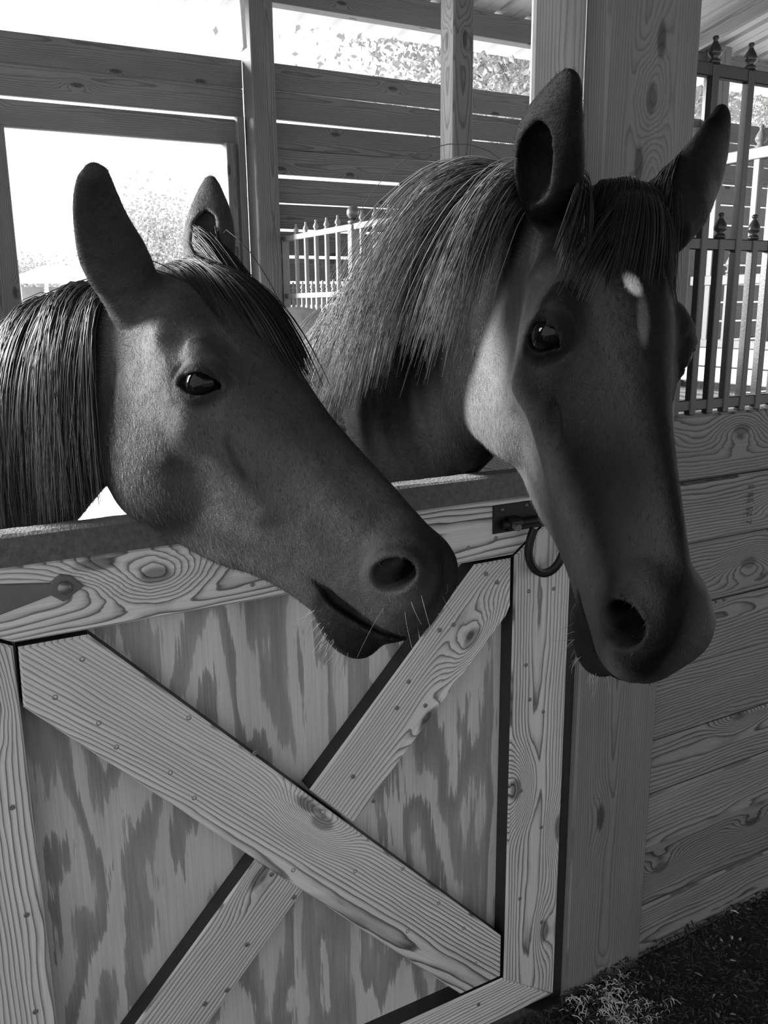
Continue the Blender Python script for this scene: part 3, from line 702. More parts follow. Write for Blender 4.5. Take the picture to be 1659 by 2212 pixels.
def grow(s, roots, d0, length, comb, stiff, seed, K=16, lock=None, conv=.6, off=(.003, .016), grav=1.0, wave=.0):
    r = np.random.default_rng(seed); n = len(roots); p = roots.copy(); d = d0 / np.linalg.norm(d0, axis=1)[:, None]
    out = [p.copy()]; step = length / (K - 1); margin = r.uniform(off[0], off[1], n)
    ph = r.uniform(0, 6.28, n); am = r.uniform(.3, 1, n) * wave
    for k in range(K - 1):
        d = d * stiff + (np.array((0, 0, -grav)) + comb) * (1 - stiff); d /= np.linalg.norm(d, axis=1)[:, None]
        sw = np.cross(d, (0, -1, .2)); p = p + d * step[:, None] + sw * (am * np.sin(ph + k * 1.3))[:, None]
        L = to_local(s, p); f, g = grad(lambda q: horse_sdf(q, s), L, .002)
        gw = g @ s['Ai']; gl = np.linalg.norm(gw, axis=1) + 1e-6; dist = f / gl; nrm = gw / gl[:, None]
        push = np.clip(margin * min(1, (k + 1) / 3) - dist, 0, .05)[:, None]; p = p + nrm * push
        inn = np.clip(-np.sum(d * nrm, 1), 0, None)[:, None] * (push > 0); d = d + nrm * inn; d /= np.linalg.norm(d, axis=1)[:, None] + 1e-9
        out.append(p.copy())
    P = np.stack(out, 1)
    if lock is not None:
        nl = lock.max() + 1; first = np.array([np.flatnonzero(lock == i)[0] if (lock == i).any() else 0 for i in range(nl)])
        G = P[first[lock]]; t = np.linspace(0, 1, K)[None, :, None]; w = conv * t ** .8 * r.uniform(.4, 1, n)[:, None, None]
        # keep each strand's own root, pull the rest to the guide of its lock
        P = P * (1 - w) + (G + (P[:, :1] - G[:, :1]) * .25) * w
    return P
M_COAT = NT('horse_coat'); at = M_COAT.n('ShaderNodeAttribute', attribute_name='tone').outputs['Fac']
co = M_COAT.n('ShaderNodeTexCoord').outputs['Object']
nz = M_COAT.noise(co, 26.0, 4.0, .6); nf = M_COAT.noise(co, 420.0, 3.0, .7)
M_COAT.set(Base_Color=M_COAT.rgb(M_COAT.math('MULTIPLY', at, M_COAT.math('MULTIPLY', M_COAT.math('MULTIPLY_ADD', nz, 1.0, .5), M_COAT.math('MULTIPLY_ADD', nf, .9, .55)))), Roughness=M_COAT.math('MULTIPLY_ADD', nz, .2, .45))
M_COAT.link(M_COAT.math('MULTIPLY_ADD', at, 2.4, .03), M_COAT.b.inputs['Specular IOR Level']); M_COAT.b.inputs['Sheen Weight'].default_value = .0; M_COAT.b.inputs['Sheen Roughness'].default_value = .4
M_COAT.bump(M_COAT.math('ADD', nf, M_COAT.math('ADD', M_COAT.math('MULTIPLY', M_COAT.noise(co, 150.0, 2.0, .6), .6), M_COAT.math('MULTIPLY', M_COAT.noise(co, 34.0, 2.0, .5), 3.5))), .5, .0022); M_COAT = M_COAT.m
def hair_mat(name, v, rough, hi):
    w = NT(name); g = w.n('ShaderNodeNewGeometry').outputs['Random Per Island']
    w.set(Base_Color=w.rgb(w.ramp(g, [(0, v * .4), (.55, v), (.85, v * 1.7), (1.0, hi)])), Roughness=rough); w.b.inputs['Specular IOR Level'].default_value = .35 if v < .02 else .6; return w.m
M_MANE = hair_mat('dark_mane', .020, .4, .085)
M_FORE = hair_mat('black_forelock', .008, .55, .03)
M_MANE2 = hair_mat('brown_mane', .095, .36, .26)
M_FUR = NT('short_fur'); at_ = M_FUR.n('ShaderNodeAttribute', attribute_name='tone').outputs['Fac']; g_ = M_FUR.n('ShaderNodeNewGeometry').outputs['Random Per Island']
M_FUR.set(Base_Color=M_FUR.rgb(M_FUR.math('MULTIPLY', at_, M_FUR.math('MULTIPLY_ADD', g_, 2.0, .5))), Roughness=.45); M_FUR.b.inputs['Specular IOR Level'].default_value = .07; M_FUR = M_FUR.m
M_WHISK = hair_mat('whisker', .30, .4, .6)
M_EYE = plain('eye_gloss', .003, .04, spec=.16)

def leg(P, pts, k=.04):
    f = None
    for (a, ra), (b, rb) in zip(pts[:-1], pts[1:]):
        g = cap(P, a, b, ra, rb); f = g if f is None else smin(f, g, .025)
    return f
def trunk_sdf(P, t):
    f = tube_sdf(P, t['secs'])
    for l in t['legs']: f = smin(f, leg(P, l), .06)
    return f
def make_trunk(c0, c1, top, hip, rad):
    """c0: chest centre, c1: rump centre (x, y); barrel between them"""
    c0 = np.array(c0, float); c1 = np.array(c1, float); ax = (c1 - c0) / np.linalg.norm(c1 - c0); sd = np.array((-ax[1], ax[0]))
    L = np.linalg.norm(c1 - c0); up = np.array((0, 0, 1.)); secs = []
    for t, z, a, b in ((-.05, top - .40, .17, .26), (.12, top - .33, .23, .32), (.38, top - .36, .28, .33), (.65, top - .34, .29, .31), (.85, hip - .30, .27, .30), (1.0, hip - .36, .22, .26)):
        p = c0 + ax * L * t; secs.append((np.array((p[0], p[1], z)), up, a * rad, b * rad))
    legs = []
    def pt(t, s, z): q = c0 + ax * L * t + sd * s; return np.array((q[0], q[1], z))
    for s in (-.13, .13):
        legs.append([(pt(.08, s, top - .55), .12), (pt(.05, s, .62), .062), (pt(.05, s, .50), .052), (pt(.06, s, .42), .040), (pt(.06, s, .18), .034), (pt(.05, s, .13), .040), (pt(.03, s, .07), .040), (pt(.01, s, .035), .050)])
        legs.append([(pt(.93, s, hip - .45), .16), (pt(.84, s, .80), .10), (pt(1.0, s, .56), .056), (pt(1.02, s, .48), .050), (pt(.99, s, .20), .036), (pt(.985, s, .14), .042), (pt(.96, s, .07), .040), (pt(.94, s, .035), .050)])
    return dict(secs=dense(secs, 22), legs=legs, lo=np.minimum(c0, c1), hi=np.maximum(c0, c1))
def build_horse(key, name, label, trunk, h=.006):
    s = SPEC[key]; fn = lambda p: horse_sdf(p, s)
    c = np.array([q[0] for q in s['neck']]); r = max(max(q[2], q[3]) for q in s['neck'])
    pts = np.concatenate([c - r - .03, c + r + .03] + [[e[1] - .03, e[1] + .03] for e in s['ears']] + [[(-.1, -.13, -.35), (.65, .13, .05)]])
    V, Q = mesh_sdf(fn, pts.min(0), pts.max(0), h)
    V = project(fn, V, 1, h)
    E = np.sort(np.stack([Q, np.roll(Q, -1, 1)], -1).reshape(-1, 2), 1); eu, inv = np.unique(E[:, 0] * (len(V) + 1) + E[:, 1], return_inverse=True)
    ea, eb = eu // (len(V) + 1), eu % (len(V) + 1); n0 = len(V); n1 = n0 + len(eu)
    P = np.concatenate([V, (V[ea] + V[eb]) / 2, V[Q].mean(1)]); P = project(fn, P, 1, h)
    em = n0 + inv.reshape(-1, 4); ce = n1 + np.arange(len(Q))
    F = np.concatenate([np.stack([Q[:, i], em[:, i], ce, em[:, i - 1]], 1) for i in range(4)])
    W = to_world(s, P)
    head = fast_mesh('head_shell', W, F.ravel(), np.arange(len(F)) * 4, M_COAT)
    tf = lambda p: trunk_sdf(p, trunk)
    V2, Q2 = mesh_sdf(tf, (trunk['lo'][0] - .45, trunk['lo'][1] - .45, -.03), (trunk['hi'][0] + .45, trunk['hi'][1] + .45, 1.62), .022, 3)
    V2 = project(tf, V2, 2, .01)
    V2[:, 2] = np.maximum(V2[:, 2], .004)
    body = fast_mesh('body_shell', V2, Q2.ravel(), np.arange(len(Q2)) * 4, M_COAT)
    m = head.modifiers.new('join', 'BOOLEAN'); m.operation = 'UNION'; m.object = body; m.solver = BOOL_SOLVER
    dg = bpy.context.evaluated_depsgraph_get(); me = bpy.data.meshes.new_from_object(head.evaluated_get(dg))
    for o in (head, body): bpy.data.objects.remove(o)
    root = bpy.data.objects.new(name, me); COL.objects.link(root); tag(root, label, 'horse')
    nv = len(me.vertices); co = np.empty(nv * 3, np.float32); me.vertices.foreach_get('co', co); co = co.reshape(-1, 3).astype(float)
    me.polygons.foreach_set('use_smooth', np.ones(len(me.polygons), bool))
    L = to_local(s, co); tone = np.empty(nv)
    for i in range(0, nv, 300000): tone[i:i+300000] = coat_shade_tone(L[i:i+300000], s)
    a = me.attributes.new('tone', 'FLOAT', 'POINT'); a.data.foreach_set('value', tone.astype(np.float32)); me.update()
    print('HORSE', key, nv, len(me.polygons))
    for sg in (-1, 1):
        bm = bmesh.new(); bmesh.ops.create_uvsphere(bm, u_segments=40, v_segments=24, radius=EYE_R)
        for v in bm.verts:
            q = np.array(v.co) + EYE_C; q[1] *= sg; v.co = to_world(s, q)
        bmesh.ops.recalc_face_normals(bm, faces=bm.faces[:])
        me2 = bpy.data.meshes.new('eye'); bm.to_mesh(me2); bm.free(); link_mesh('eye', me2, M_EYE, root, smooth=True)
    return root, s, co, me
def coat_shade_tone(L, s):  # coat colour with some light and shade painted into it
    S = L.copy(); S[:, 1] = np.abs(L[:, 1]); x, y, z = S.T
    t = np.full(len(L), s['coat'])
    sm = lambda v, a, b: np.clip((v - a) / (b - a), 0, 1) ** 2 * (3 - 2 * np.clip((v - a) / (b - a), 0, 1))
    t *= 1 - s.get('muz_dark', .35) * sm(x, .44, .54)
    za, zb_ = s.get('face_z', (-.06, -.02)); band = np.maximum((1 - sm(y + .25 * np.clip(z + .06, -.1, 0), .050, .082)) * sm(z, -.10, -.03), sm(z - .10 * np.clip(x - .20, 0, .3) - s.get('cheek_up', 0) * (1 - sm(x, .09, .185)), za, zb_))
    t *= 1 - s.get('face_dark', .35) * band * sm(x, -.06, .06)           # darker face front: partly coat, on R mostly shade painted in above the crest
    if 'muz_light' in s: w = sm(x, .44, .52) * sm(z, -.13, -.09) * sm(L[:, 1], -.01, .03); t = t * (1 - w) + s['muz_light'] * w  # light painted onto one side of the muzzle
    t *= 1 - s.get('jowl_dark', 0) * (1 - sm(x, .16, .30)) * sm(x, -.02, .02) * sm(-z, .14, .20)  # shade painted over the back of the jowl
    if 'neck_tone' in s: w = sm(head_sdf(L, s) - tube_sdf(L, s['neck']), .004, .022); t = t * (1 - w) + s['neck_tone'] * w  # separate neck tone; on R it holds the mane's shadow
    if 'rump_tone' in s: w = sm(to_world(s, L)[:, 1], 2.2, 2.6); t = t * (1 - w) + s['rump_tone'] * w  # backlight on the rump, put into the coat colour
    q = (S - EYE_C) @ EYE_F; d = np.hypot(q[:, 0] * .8, q[:, 1]); t *= 1 - .70 * (1 - sm(d, .022, .036)) * (q[:, 2] > -.02)
    lower = sm(-(z - np.interp(x, [.455, .50, .56, .60], [-.164, -.159, -.144, -.130])), -.002, .004) * sm(x, .462, .48) * (1 - sm(-z, .200, .215))
    t *= 1 - .75 * lower
    N = frame((.62, .05, .76), (.45, .86, .0)); C0 = np.array(s.get('nos_c', (.548, .056, -.072))); S2 = S.copy(); S2[:, 1] /= s.get('muzzle', 1)
    nr_ = np.array(s.get('nostril', (.030, .0195, .034))) * np.array((1, 1, 1.4)); n_ = ell(S2, C0 - N[:, 2] * .008, nr_, N); t *= 1 - .93 * (1 - sm(n_, -.004, .002)) * (x > .48)
    for e in s['ears']: 
        ax = e[1] - e[0]; ll = np.linalg.norm(ax); u = ((L - e[0]) @ ax) / ll ** 2; rr = np.linalg.norm(L - e[0] - u[:, None] * ax, axis=1)
        w = sm(u, -.02, .16) * (rr < .095) * (z > -.085); t = t * (1 - w) + s['ear_tone'] * w
    if 'poll_tone' in s: w = (1 - sm(x, .03, .07)) * sm(x, -.16, -.12) * sm(z, -.09, -.05); t = t * (1 - w) + s['poll_tone'] * w
    if 'star' in s:
        c, rx, ry = s['star']; k = ((L[:, 0] - c[0]) / rx) ** 2 + ((L[:, 1] - c[1] - .25 * (L[:, 0] - c[0])) / ry) ** 2; w = (1 - sm(k, .3, 1.3)) * (z > -.05); t = t * (1 - w) + .42 * w
        k = ((L[:, 0] - c[0] - .05) / .035) ** 2 + ((L[:, 1] - c[1] - .008) / .006) ** 2; w = .35 * (1 - sm(k, .2, 1.6)) * (z > -.05); t = t * (1 - w) + .2 * w
    return t
def add_mane(root, s, mat, n, t0, t1, len0, len1, comb, seed, locks=70, near=-1, rad=.00075, stiff=.80, conv=.55):
    r = np.random.default_rng(seed); secs = s['neck']; c = np.array([q[0] for q in secs]); u = np.array([q[1] for q in secs]); rb = np.array([q[3] for q in secs])
    lock = r.integers(0, locks, n); lock[:locks] = np.arange(locks); lc = np.sort(r.uniform(0, 1, locks))[lock] + r.normal(0, .012, n); tt = t0 + (t1 - t0) * np.clip(lc, 0, 1)
    k = tt * (len(secs) - 1); i = np.clip(k.astype(int), 0, len(secs) - 2); w = (k - i)[:, None]
    C_ = c[i] * (1 - w) + c[i + 1] * w; U = u[i] * (1 - w) + u[i + 1] * w; R_ = rb[i] * (1 - w[:, 0]) + rb[i + 1] * w[:, 0]; T = c[i + 1] - c[i]; T /= np.linalg.norm(T, axis=1)[:, None]
    U -= T * np.sum(U * T, 1)[:, None]; U /= np.linalg.norm(U, axis=1)[:, None]; sd = np.cross(U, T); sd *= np.sign(sd[:, 1:2]) * near
    P = C_ + U * (R_ * 1.0)[:, None] + sd * r.normal(.004, .008, n)[:, None]
    D = sd * 1.0 + U * r.uniform(.3, 1.1, n)[:, None]
    W = to_world(s, P); Dw = D @ s['A'].T
    Ln = (len0 + (len1 - len0) * lc) * r.uniform(.62, 1.08, n) * (r.uniform(.8, 1.05, locks)[lock])
    G = grow(s, W, Dw, Ln, np.asarray(comb) + r.normal(0, .05, (locks, 3))[lock] + r.normal(0, .035, (n, 3)) + (r.random(n) < .004)[:, None] * r.normal(0, .12, (n, 3)), stiff, seed, 14, lock, conv, (.003, .020), 1.0, .0018)
    rr = np.interp(np.linspace(0, 1, 14), [0, .6, 1], [1, .85, .3])[None, :] * (r.uniform(.7, 1.3, n) * rad)[:, None]
    return hair_mesh('mane', G, rr, mat, root)
def add_forelock(root, s, mat, n, x, y, d, ln, comb, seed, locks=26, rad=.0007, grav=.5, off=(.003, .016)):
    r = np.random.default_rng(seed); lock = r.integers(0, locks, n); lock[:locks] = np.arange(locks)
    lx = r.uniform(*x, locks)[lock] + r.normal(0, .006, n); ly = r.uniform(*y, locks)[lock] + r.normal(0, .006, n)
    L = np.stack([lx, ly, np.full(n, .03)], 1)
    for _ in range(8):
        f, g = grad(lambda q: horse_sdf(q, s), L); L = L - (f / (np.sum(g * g, 1) + .1))[:, None] * g
    f, g = grad(lambda q: horse_sdf(q, s), L); W = to_world(s, L)
    D = (np.asarray(d) + np.stack([np.zeros(n), 5 * ly, np.zeros(n)], 1) + g / np.linalg.norm(g, axis=1)[:, None] * .7) @ s['A'].T
    cw = np.asarray(comb, float) @ s['A'].T
    G = grow(s, W, D, r.uniform(*ln, n) * r.uniform(.75, 1.05, locks)[lock], cw + np.stack([np.zeros(n)] * 3, 1), .78, seed, 10, lock, .6, off, grav, .0006)
    rr = np.interp(np.linspace(0, 1, 10), [0, .6, 1], [1, .85, .3])[None, :] * (r.uniform(.7, 1.3, n) * rad)[:, None]
    return hair_mesh('forelock', G, rr, mat, root)
def add_fur(root, s, co, me, n, seed, mat):
    r = np.random.default_rng(seed); nf = len(me.polygons)
    ls = np.empty(nf, np.int32); me.polygons.foreach_get('loop_start', ls); ar = np.empty(nf, np.float32); me.polygons.foreach_get('area', ar)
    nr = np.empty(nf * 3, np.float32); me.polygons.foreach_get('normal', nr); nr = nr.reshape(-1, 3).astype(float)
    lv = np.empty(len(me.loops), np.int32); me.loops.foreach_get('vertex_index', lv)
    ce = np.empty(nf * 3, np.float32); me.polygons.foreach_get('center', ce); ce = ce.reshape(-1, 3).astype(float)
    L = to_local(s, ce); w = ar * np.where((L[:, 0] > -.75) & (ce[:, 2] > 1.0), 1.0, 0); w = w * np.where(L[:, 0] > .47, .25, 1); w = w * np.where((np.abs(L[:, 0] - EYE_C[0]) < .03) & (np.abs(L[:, 2] - EYE_C[2]) < .022) & (np.abs(L[:, 1]) > .04), 0, 1)
    f = r.choice(nf, n, p=w / w.sum()); a = co[lv[ls[f]]]; b = co[lv[ls[f] + 1]]; c = co[lv[ls[f] + 2]]
    q = r.dirichlet((1, 1, 1), n); p = a * q[:, :1] + b * q[:, 1:2] + c * q[:, 2:]; N = nr[f]; Lp = to_local(s, p)
    flow = np.stack([np.where(Lp[:, 0] > .02, .8, -.9), np.zeros(n), np.full(n, -.5)], 1)
    for e in s['ears']:
        ax = e[1] - e[0]; u = ((Lp - e[0]) @ ax) / (ax @ ax); m = (u > .05) & (np.linalg.norm(Lp - e[0] - u[:, None] * ax, axis=1) < .075) & (Lp[:, 2] > -.05); flow[m] = ax * 6
    D = flow @ s['A'].T + r.normal(0, .22, (n, 3)); D -= N * np.sum(D * N, 1)[:, None]; D /= np.linalg.norm(D, axis=1)[:, None] + 1e-9
    ln = r.uniform(.004, .009, n) * np.where(Lp[:, 2] < -.22, 1.4, 1); lift = r.uniform(.12, .42, n)
    S = np.cross(D, N); wd = r.uniform(.00018, .00036, n)[:, None]; ln = ln[:, None]; lift = lift[:, None]
    p = p - N * .0006; m1 = p + (D + N * lift * 1.3) * ln * .5; tip = p + (D + N * lift) * ln
    V = np.stack([p - S * wd, p + S * wd, m1 + S * wd * .8, m1 - S * wd * .8, tip], 1).reshape(-1, 3); k = np.arange(n)[:, None] * 5
    lo = np.concatenate([k, k + 1, k + 2, k + 3, k + 3, k + 2, k + 4], 1).ravel(); st = (np.arange(n)[:, None] * 7 + np.array([[0, 4]])).ravel()
    o = fast_mesh('coat_hair', V, lo, st, mat, root, False); o['kind'] = 'stuff'
    a = o.data.attributes.new('tone', 'FLOAT', 'POINT'); a.data.foreach_set('value', np.repeat(coat_shade_tone(Lp, s), 5).astype(np.float32))
def add_whiskers(root, s, n, seed, ln, region):
    r = np.random.default_rng(seed); L = np.stack([r.uniform(*region[0], n), r.uniform(*region[1], n), r.uniform(*region[2], n)], 1)
    for _ in range(10):
        f, g = grad(lambda q: horse_sdf(q, s), L); L = L - (f / (np.sum(g * g, 1) + .1))[:, None] * g
    f, g = grad(lambda q: horse_sdf(q, s), L); g /= np.linalg.norm(g, axis=1)[:, None]; W = to_world(s, L); D = g @ s['A'].T + np.array((0, 0, -.7)) + r.normal(0, .25, (n, 3)); D /= np.linalg.norm(D, axis=1)[:, None]
    t = np.linspace(0, 1, 7)[None, :, None]; le = r.uniform(*ln, n)[:, None, None]; bend = r.normal(0, .25, (n, 3))[:, None]
    P = W[:, None] + D[:, None] * t * le + (bend + np.array((0, 0, -.25))) * t * t * le
    return hair_mesh('whiskers', P, np.broadcast_to(np.linspace(1, .3, 7)[None, :] * .00035, (n, 7)).copy(), M_WHISK, root)
BOOL_SOLVER = 'MANIFOLD'
set_neck(SPEC['L'], (np.array((.02, 0, -.14)), np.array((-.4, 0, .9)), .066, .115),
  [((200, 825), 1.34, (.2, 0, 1), .074, .130), ((40, 950), 1.48, (.1, 0, 1), .086, .172), ((-150, 980), 1.66, (0, 0, 1), .10, .20), ((-420, 1020), 1.95, (0, 0, 1), .14, .26)])
set_neck(SPEC['R'], (np.array((.02, 0, -.14)), np.array((-.5, 0, .85)), .072, .11),
  [((1108, 668), 1.37, (.2, 0, 1), .080, .162), ((1026, 785), 1.58, (.1, 0, 1), .090, .196), ((932, 880), 1.84, (0, 0, 1), .11, .215), ((860, 955), 2.15, (0, 0, 1), .17, .29)])
set_ear(SPEC['L'], (-.06, -.088, -.060), (196, 352), .180, False, (-.35, .5, -.3), .041, .62, 1, -.010)
set_ear(SPEC['L'], (-.02, .030, -.025), (447, 386), .156, True, (.3, -.8, .2), .034)
set_ear(SPEC['R'], (-.02, -.100, -.035), (1211, 185), .185, False, (.4, -.6, .3), .044)
set_ear(SPEC['R'], (-.02, .074, -.010), (1580, 232), .195, True, (.6, .1, .6), .037, .5, 2)

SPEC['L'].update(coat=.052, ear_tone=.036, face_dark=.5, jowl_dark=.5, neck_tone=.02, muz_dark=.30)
SPEC['R'].update(coat=.090, face_dark=.875, face_z=(-.165, -.120), cheek_up=.085, neck_tone=.005, muz_light=.045, poll_tone=.010, rump_tone=.38, ear_tone=.003, muz_dark=.45, star=((.143, -.020), .020, .0075))  # face, neck, muzzle and rump values include painted light and shade
TR = make_trunk((.98, 1.95), (1.31, 3.1), 1.42, 1.50, 1.0)
TL = make_trunk((-.28, 2.05), (-1.25, 2.75), 1.42, 1.48, .95)
hL, sL, coL, meL = build_horse('L', 'horse', 'dark horse with a long dark mane and no star, muzzle hanging over the half door', TL)
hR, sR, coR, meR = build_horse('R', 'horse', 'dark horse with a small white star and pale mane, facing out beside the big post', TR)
add_mane(hL, sL, M_MANE, 4600, .12, .90, .36, .58, (-.03, 0, 0), 11, 190, stiff=.60, conv=.40)
add_mane(hR, sR, M_MANE2, 5600, .11, .82, .42, .50, (-.13, .07, 0), 12, 150, conv=.5)
add_forelock(hL, sL, M_FORE, 2600, (-.085, .03), (-.045, .025), (1, .25, .0), (.10, .24), (.8, .14, -.25), 13, 30, grav=.35, off=(.001, .006))
add_forelock(hR, sR, M_FORE, 3000, (-.10, .03), (-.055, .035), (1, -.2, .2), (.08, .165), (.6, -.18, -.2), 14, 34, grav=.6, off=(.002, .010))
add_forelock(hR, sR, M_FORE, 420, (.005, .06), (-.075, -.045), (1, -.5, .2), (.07, .15), (.7, -.35, -.2), 21, 14, grav=.4, off=(.002, .010))
add_fur(hL, sL, coL, meL, 95000, 15, M_FUR)
add_fur(hR, sR, coR, meR, 95000, 16, M_FUR)
add_whiskers(hL, sL, 90, 17, (.010, .032), ((.47, .57), (-.04, .03), (-.23, -.20)))
add_whiskers(hL, sL, 14, 18, (.02, .06), ((.56, .60), (-.05, .05), (-.12, -.05)))
add_whiskers(hR, sR, 30, 19, (.010, .028), ((.47, .60), (-.04, .03), (-.22, -.19)))
# ================================================================ OUTSIDE
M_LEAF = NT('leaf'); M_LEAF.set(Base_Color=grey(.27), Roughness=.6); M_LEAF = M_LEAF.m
M_BARK = plain('bark', .18, .9, bump=.6, scale=30, mottle=.4)
def tree(name, label, x, y, zc, rx, rz, n, leaf, seed, mat=None):
    r = np.random.default_rng(seed); t = empty(name, label, 'tree', (x, y, -.03))
    pts = [(0, 0, 0), (.05, 0, zc * .35), (-.08, .05, zc * .7), (.05, 0, zc)]
    parts = [sweep(pts, [.22, .17, .12, .05], 8)]
    cl_ = []
    for k in range(16):
        a = r.uniform(0, 6.28); e = r.uniform(-.5, 1.1); R = r.uniform(.55, 1.0)
        c = np.array((rx * R * math.cos(a) * math.cos(e), rx * .8 * R * math.sin(a) * math.cos(e), zc + rz * R * math.sin(e))); cl_.append(c)
        s = np.array((0, 0, zc * r.uniform(.45, .9))); mid = (s + c) / 2 + r.normal(0, .15, 3); parts.append(sweep([s, mid, c], [.06, .035, .012], 5))
    V, F = join(parts); new_mesh('trunk', V, F, M_BARK, t, smooth=True)
    cc = np.array(cl_)[r.integers(0, 16, n)]; p = cc + r.normal(0, 1, (n, 3)) * np.array((rx * .33, rx * .3, rz * .3))
    d = r.normal(0, 1, (n, 3)); d /= np.linalg.norm(d, axis=1)[:, None]; s = np.cross(d, r.normal(0, 1, (n, 3))); s /= np.linalg.norm(s, axis=1)[:, None]
    L = leaf * r.uniform(.6, 1.3, n)[:, None]; nn = np.cross(d, s)
    A = p - d * L * .5; B = p + s * L * .28 + nn * L * .06; Cc = p + d * L * .5; D = p - s * L * .28 + nn * L * .06
    V = np.stack([A, B, Cc, D], 1).reshape(-1, 3); q = np.arange(n)[:, None] * 4
    lo = np.concatenate([q, q + 1, q + 2, q, q + 2, q + 3], 1).ravel()
    o = fast_mesh('foliage', V, lo, np.arange(2 * n) * 3, mat or M_LEAF, t, False); tag(o, kind='stuff')
    return t
tree('broadleaf_tree', 'leafy pale tree seen through the gap left of the slim divider post', 10.9, 13.0, 5.3, 3.0, 1.9, 24000, .125, 3)
tree('broadleaf_tree', 'leafy pale tree seen through the gap between the slim post and the big post', 16.8, 19.0, 6.8, 2.8, 1.9, 24000, .125, 4)
tree('broadleaf_tree', 'leafy pale tree seen behind the bars beside the spear tips', 28.0, 20.5, 6.6, 3.0, 2.0, 24000, .125, 5)
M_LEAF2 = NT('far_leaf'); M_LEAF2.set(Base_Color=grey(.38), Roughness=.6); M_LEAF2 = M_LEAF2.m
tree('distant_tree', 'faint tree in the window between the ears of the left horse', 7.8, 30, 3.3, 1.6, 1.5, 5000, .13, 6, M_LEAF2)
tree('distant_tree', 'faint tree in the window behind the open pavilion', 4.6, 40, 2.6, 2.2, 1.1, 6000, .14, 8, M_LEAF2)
# pavilion
pv = empty('pavilion', 'white roofed open pavilion seen in the window left of the left horse\'s ear', 'pavilion', (3.9, 25, 0))
M_PAV = plain('pavilion_white', .7, .6); M_PAVD = plain('pavilion_dark', .22, .8, mottle=.3, mscale=3)
V = [(-1.15, -1.1, 2.25), (1.35, -1.1, 2.25), (1.35, 1.1, 2.25), (-1.15, 1.1, 2.25), (-.2, 0, 2.62), (.4, 0, 2.62), (-1.15, -1.1, 2.18), (1.35, -1.1, 2.18), (1.35, 1.1, 2.18), (-1.15, 1.1, 2.18)]
new_mesh('hip_roof', V, [(0, 1, 5, 4), (1, 2, 5), (2, 3, 4, 5), (3, 0, 4), (6, 7, 1, 0), (7, 8, 2, 1), (8, 9, 3, 2), (9, 6, 0, 3), (9, 8, 7, 6)], M_PAV, pv)
for x in (-1.0, -.35, .3, .95, 1.25): V, F = boxVF(x - .04, x + .04, -1.0, -.92, 0, 2.2); new_mesh('pillar', V, F, M_PAV, pv)
for x0, x1 in ((-.93, -.40), (-.29, .24), (.36, .90)):
    V, F = boxVF(x0, x1, -.8, -.76, 1.35, 2.05); new_mesh('screen_panel', V, F, M_PAVD, pv)
V, F = boxVF(-1.0, 1.2, -.95, .9, 0, 1.2); new_mesh('base_wall', V, F, M_PAV, pv)
# torn white wrap on the post
tarp = [(1.712, 3.10), (1.776, 3.10), (1.795, 2.99), (1.800, 2.80), (1.795, 2.775), (1.745, 2.765), (1.76, 2.79), (1.765, 2.95), (1.745, 3.02), (1.735, 2.98)]
o = prism('plastic_strip', [(x, YB - .155, z) for x, z in [(1.742, 3.08), (1.768, 3.08), (1.775, 2.80), (1.738, 2.772), (1.752, 2.80), (1.748, 2.95)]], (0, -1, 0), .012, (0, 0, 1), M_WHITE); tag(o, 'torn white plastic strip hanging on the post beside the upper window gap', 'strip')
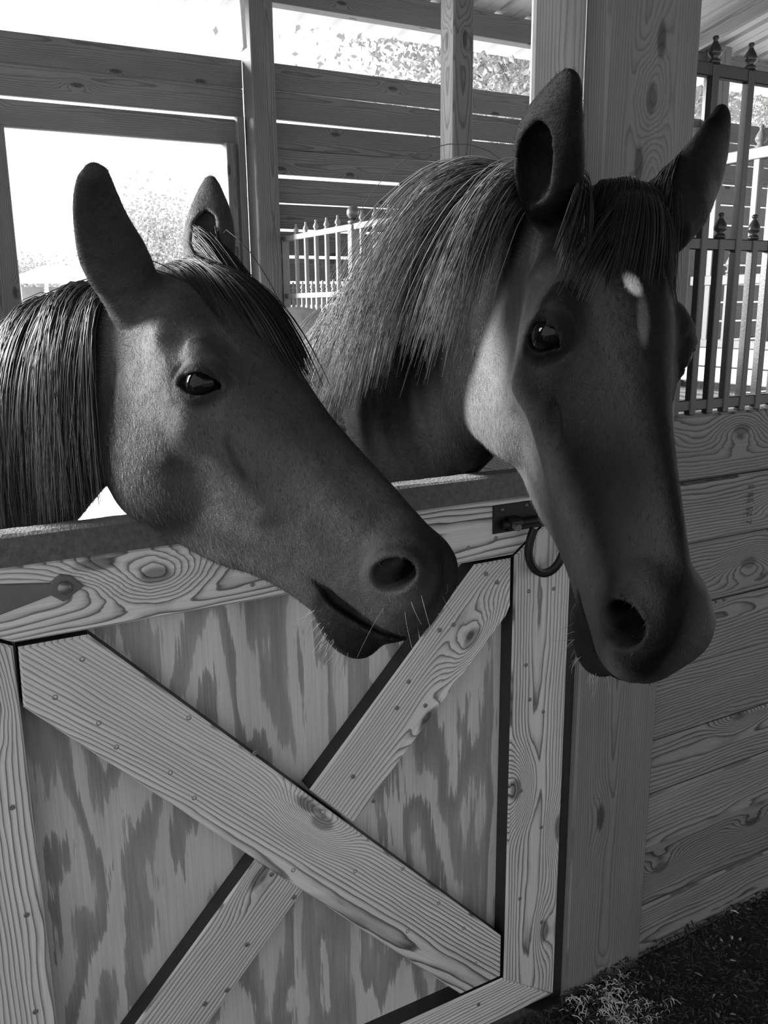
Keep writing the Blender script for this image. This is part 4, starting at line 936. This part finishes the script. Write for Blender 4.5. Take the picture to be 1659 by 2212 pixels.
# ================================================================ shredded bedding on the aisle floor
n = 17000
px = rng.uniform(.8, 2.5, n); py = rng.uniform(.55, DY - .005, n); keep = (py > .5) | (px > 1)
m_ = px < 1.11; py[m_] = np.minimum(py[m_], DY - .03)
L = rng.uniform(.005, .020, n); a = rng.uniform(0, 6.28, n); w = rng.uniform(.0012, .004, n); t = rng.uniform(-.5, .5, n); h = rng.uniform(.001, .014, n) + .010 * (1 + np.sin(px * 31 + 2 * np.sin(py * 23)) * np.sin(py * 37 + 1.7 * np.sin(px * 19))) + .012 * np.clip((py - DY + .10) / .1, 0, 1) * (px > 1.12)
d = np.stack([np.cos(a) * np.cos(t), np.sin(a) * np.cos(t), np.sin(t)], 1); s = np.stack([-np.sin(a), np.cos(a), np.zeros(n)], 1); u = np.cross(d, s)
c = np.stack([px, py, h + .4 * L * np.abs(np.sin(t))], 1); w = w[:, None]; L = L[:, None]
ring = []
for k, f in ((-1, .6), (0, 1.0), (1, .5)):
    q = c + d * L * .5 * k + u * (1 - abs(k)) * L * .12
    ring += [q + s * w * f, q + u * w * f * .6, q - s * w * f]
V = np.stack(ring, 1).reshape(-1, 3); base = np.arange(n)[:, None] * 9
lo = []
for k in (0, 3):
    for i in range(3): j = (i + 1) % 3; lo += [base + k + i, base + k + j, base + k + 3 + j, base + k + 3 + i]
lo = np.concatenate(lo, 1).ravel()
M_CHIP = NT('mulch_shreds'); g_ = M_CHIP.n('ShaderNodeNewGeometry').outputs['Random Per Island']
M_CHIP.set(Base_Color=M_CHIP.rgb(M_CHIP.ramp(g_, [(0, .008), (.86, .022), (.96, .05), (.992, .30), (1.0, .6)])), Roughness=.55); M_CHIP = M_CHIP.m
o = fast_mesh('mulch', V, lo, np.arange(len(lo) // 4) * 4, M_CHIP, None, False); tag(o, 'dark shredded mulch flecked with pale straw along the wall foot', 'mulch', 'stuff')
n = 420
px = rng.normal(1.19, .045, n); py = rng.uniform(1.09, DY - .02, n); a = rng.uniform(0, 6.28, n); L = rng.uniform(.008, .03, n)
parts = []
for i in range(n):
    dx, dy = math.cos(a[i]) * L[i] / 2, math.sin(a[i]) * L[i] / 2; z = .012 + random.random() * .014
    parts.append(sweep([(px[i] - dx, py[i] - dy, z), (px[i] + dx * .1, py[i] + dy * .1, z + .003), (px[i] + dx, py[i] + dy, z - .004)], .0011, 3))
V, F = join(parts); o = new_mesh('straw', V, F, plain('straw', .55, .6)); tag(o, 'scatter of pale straw bits below the corner of the door', 'straw', 'stuff')
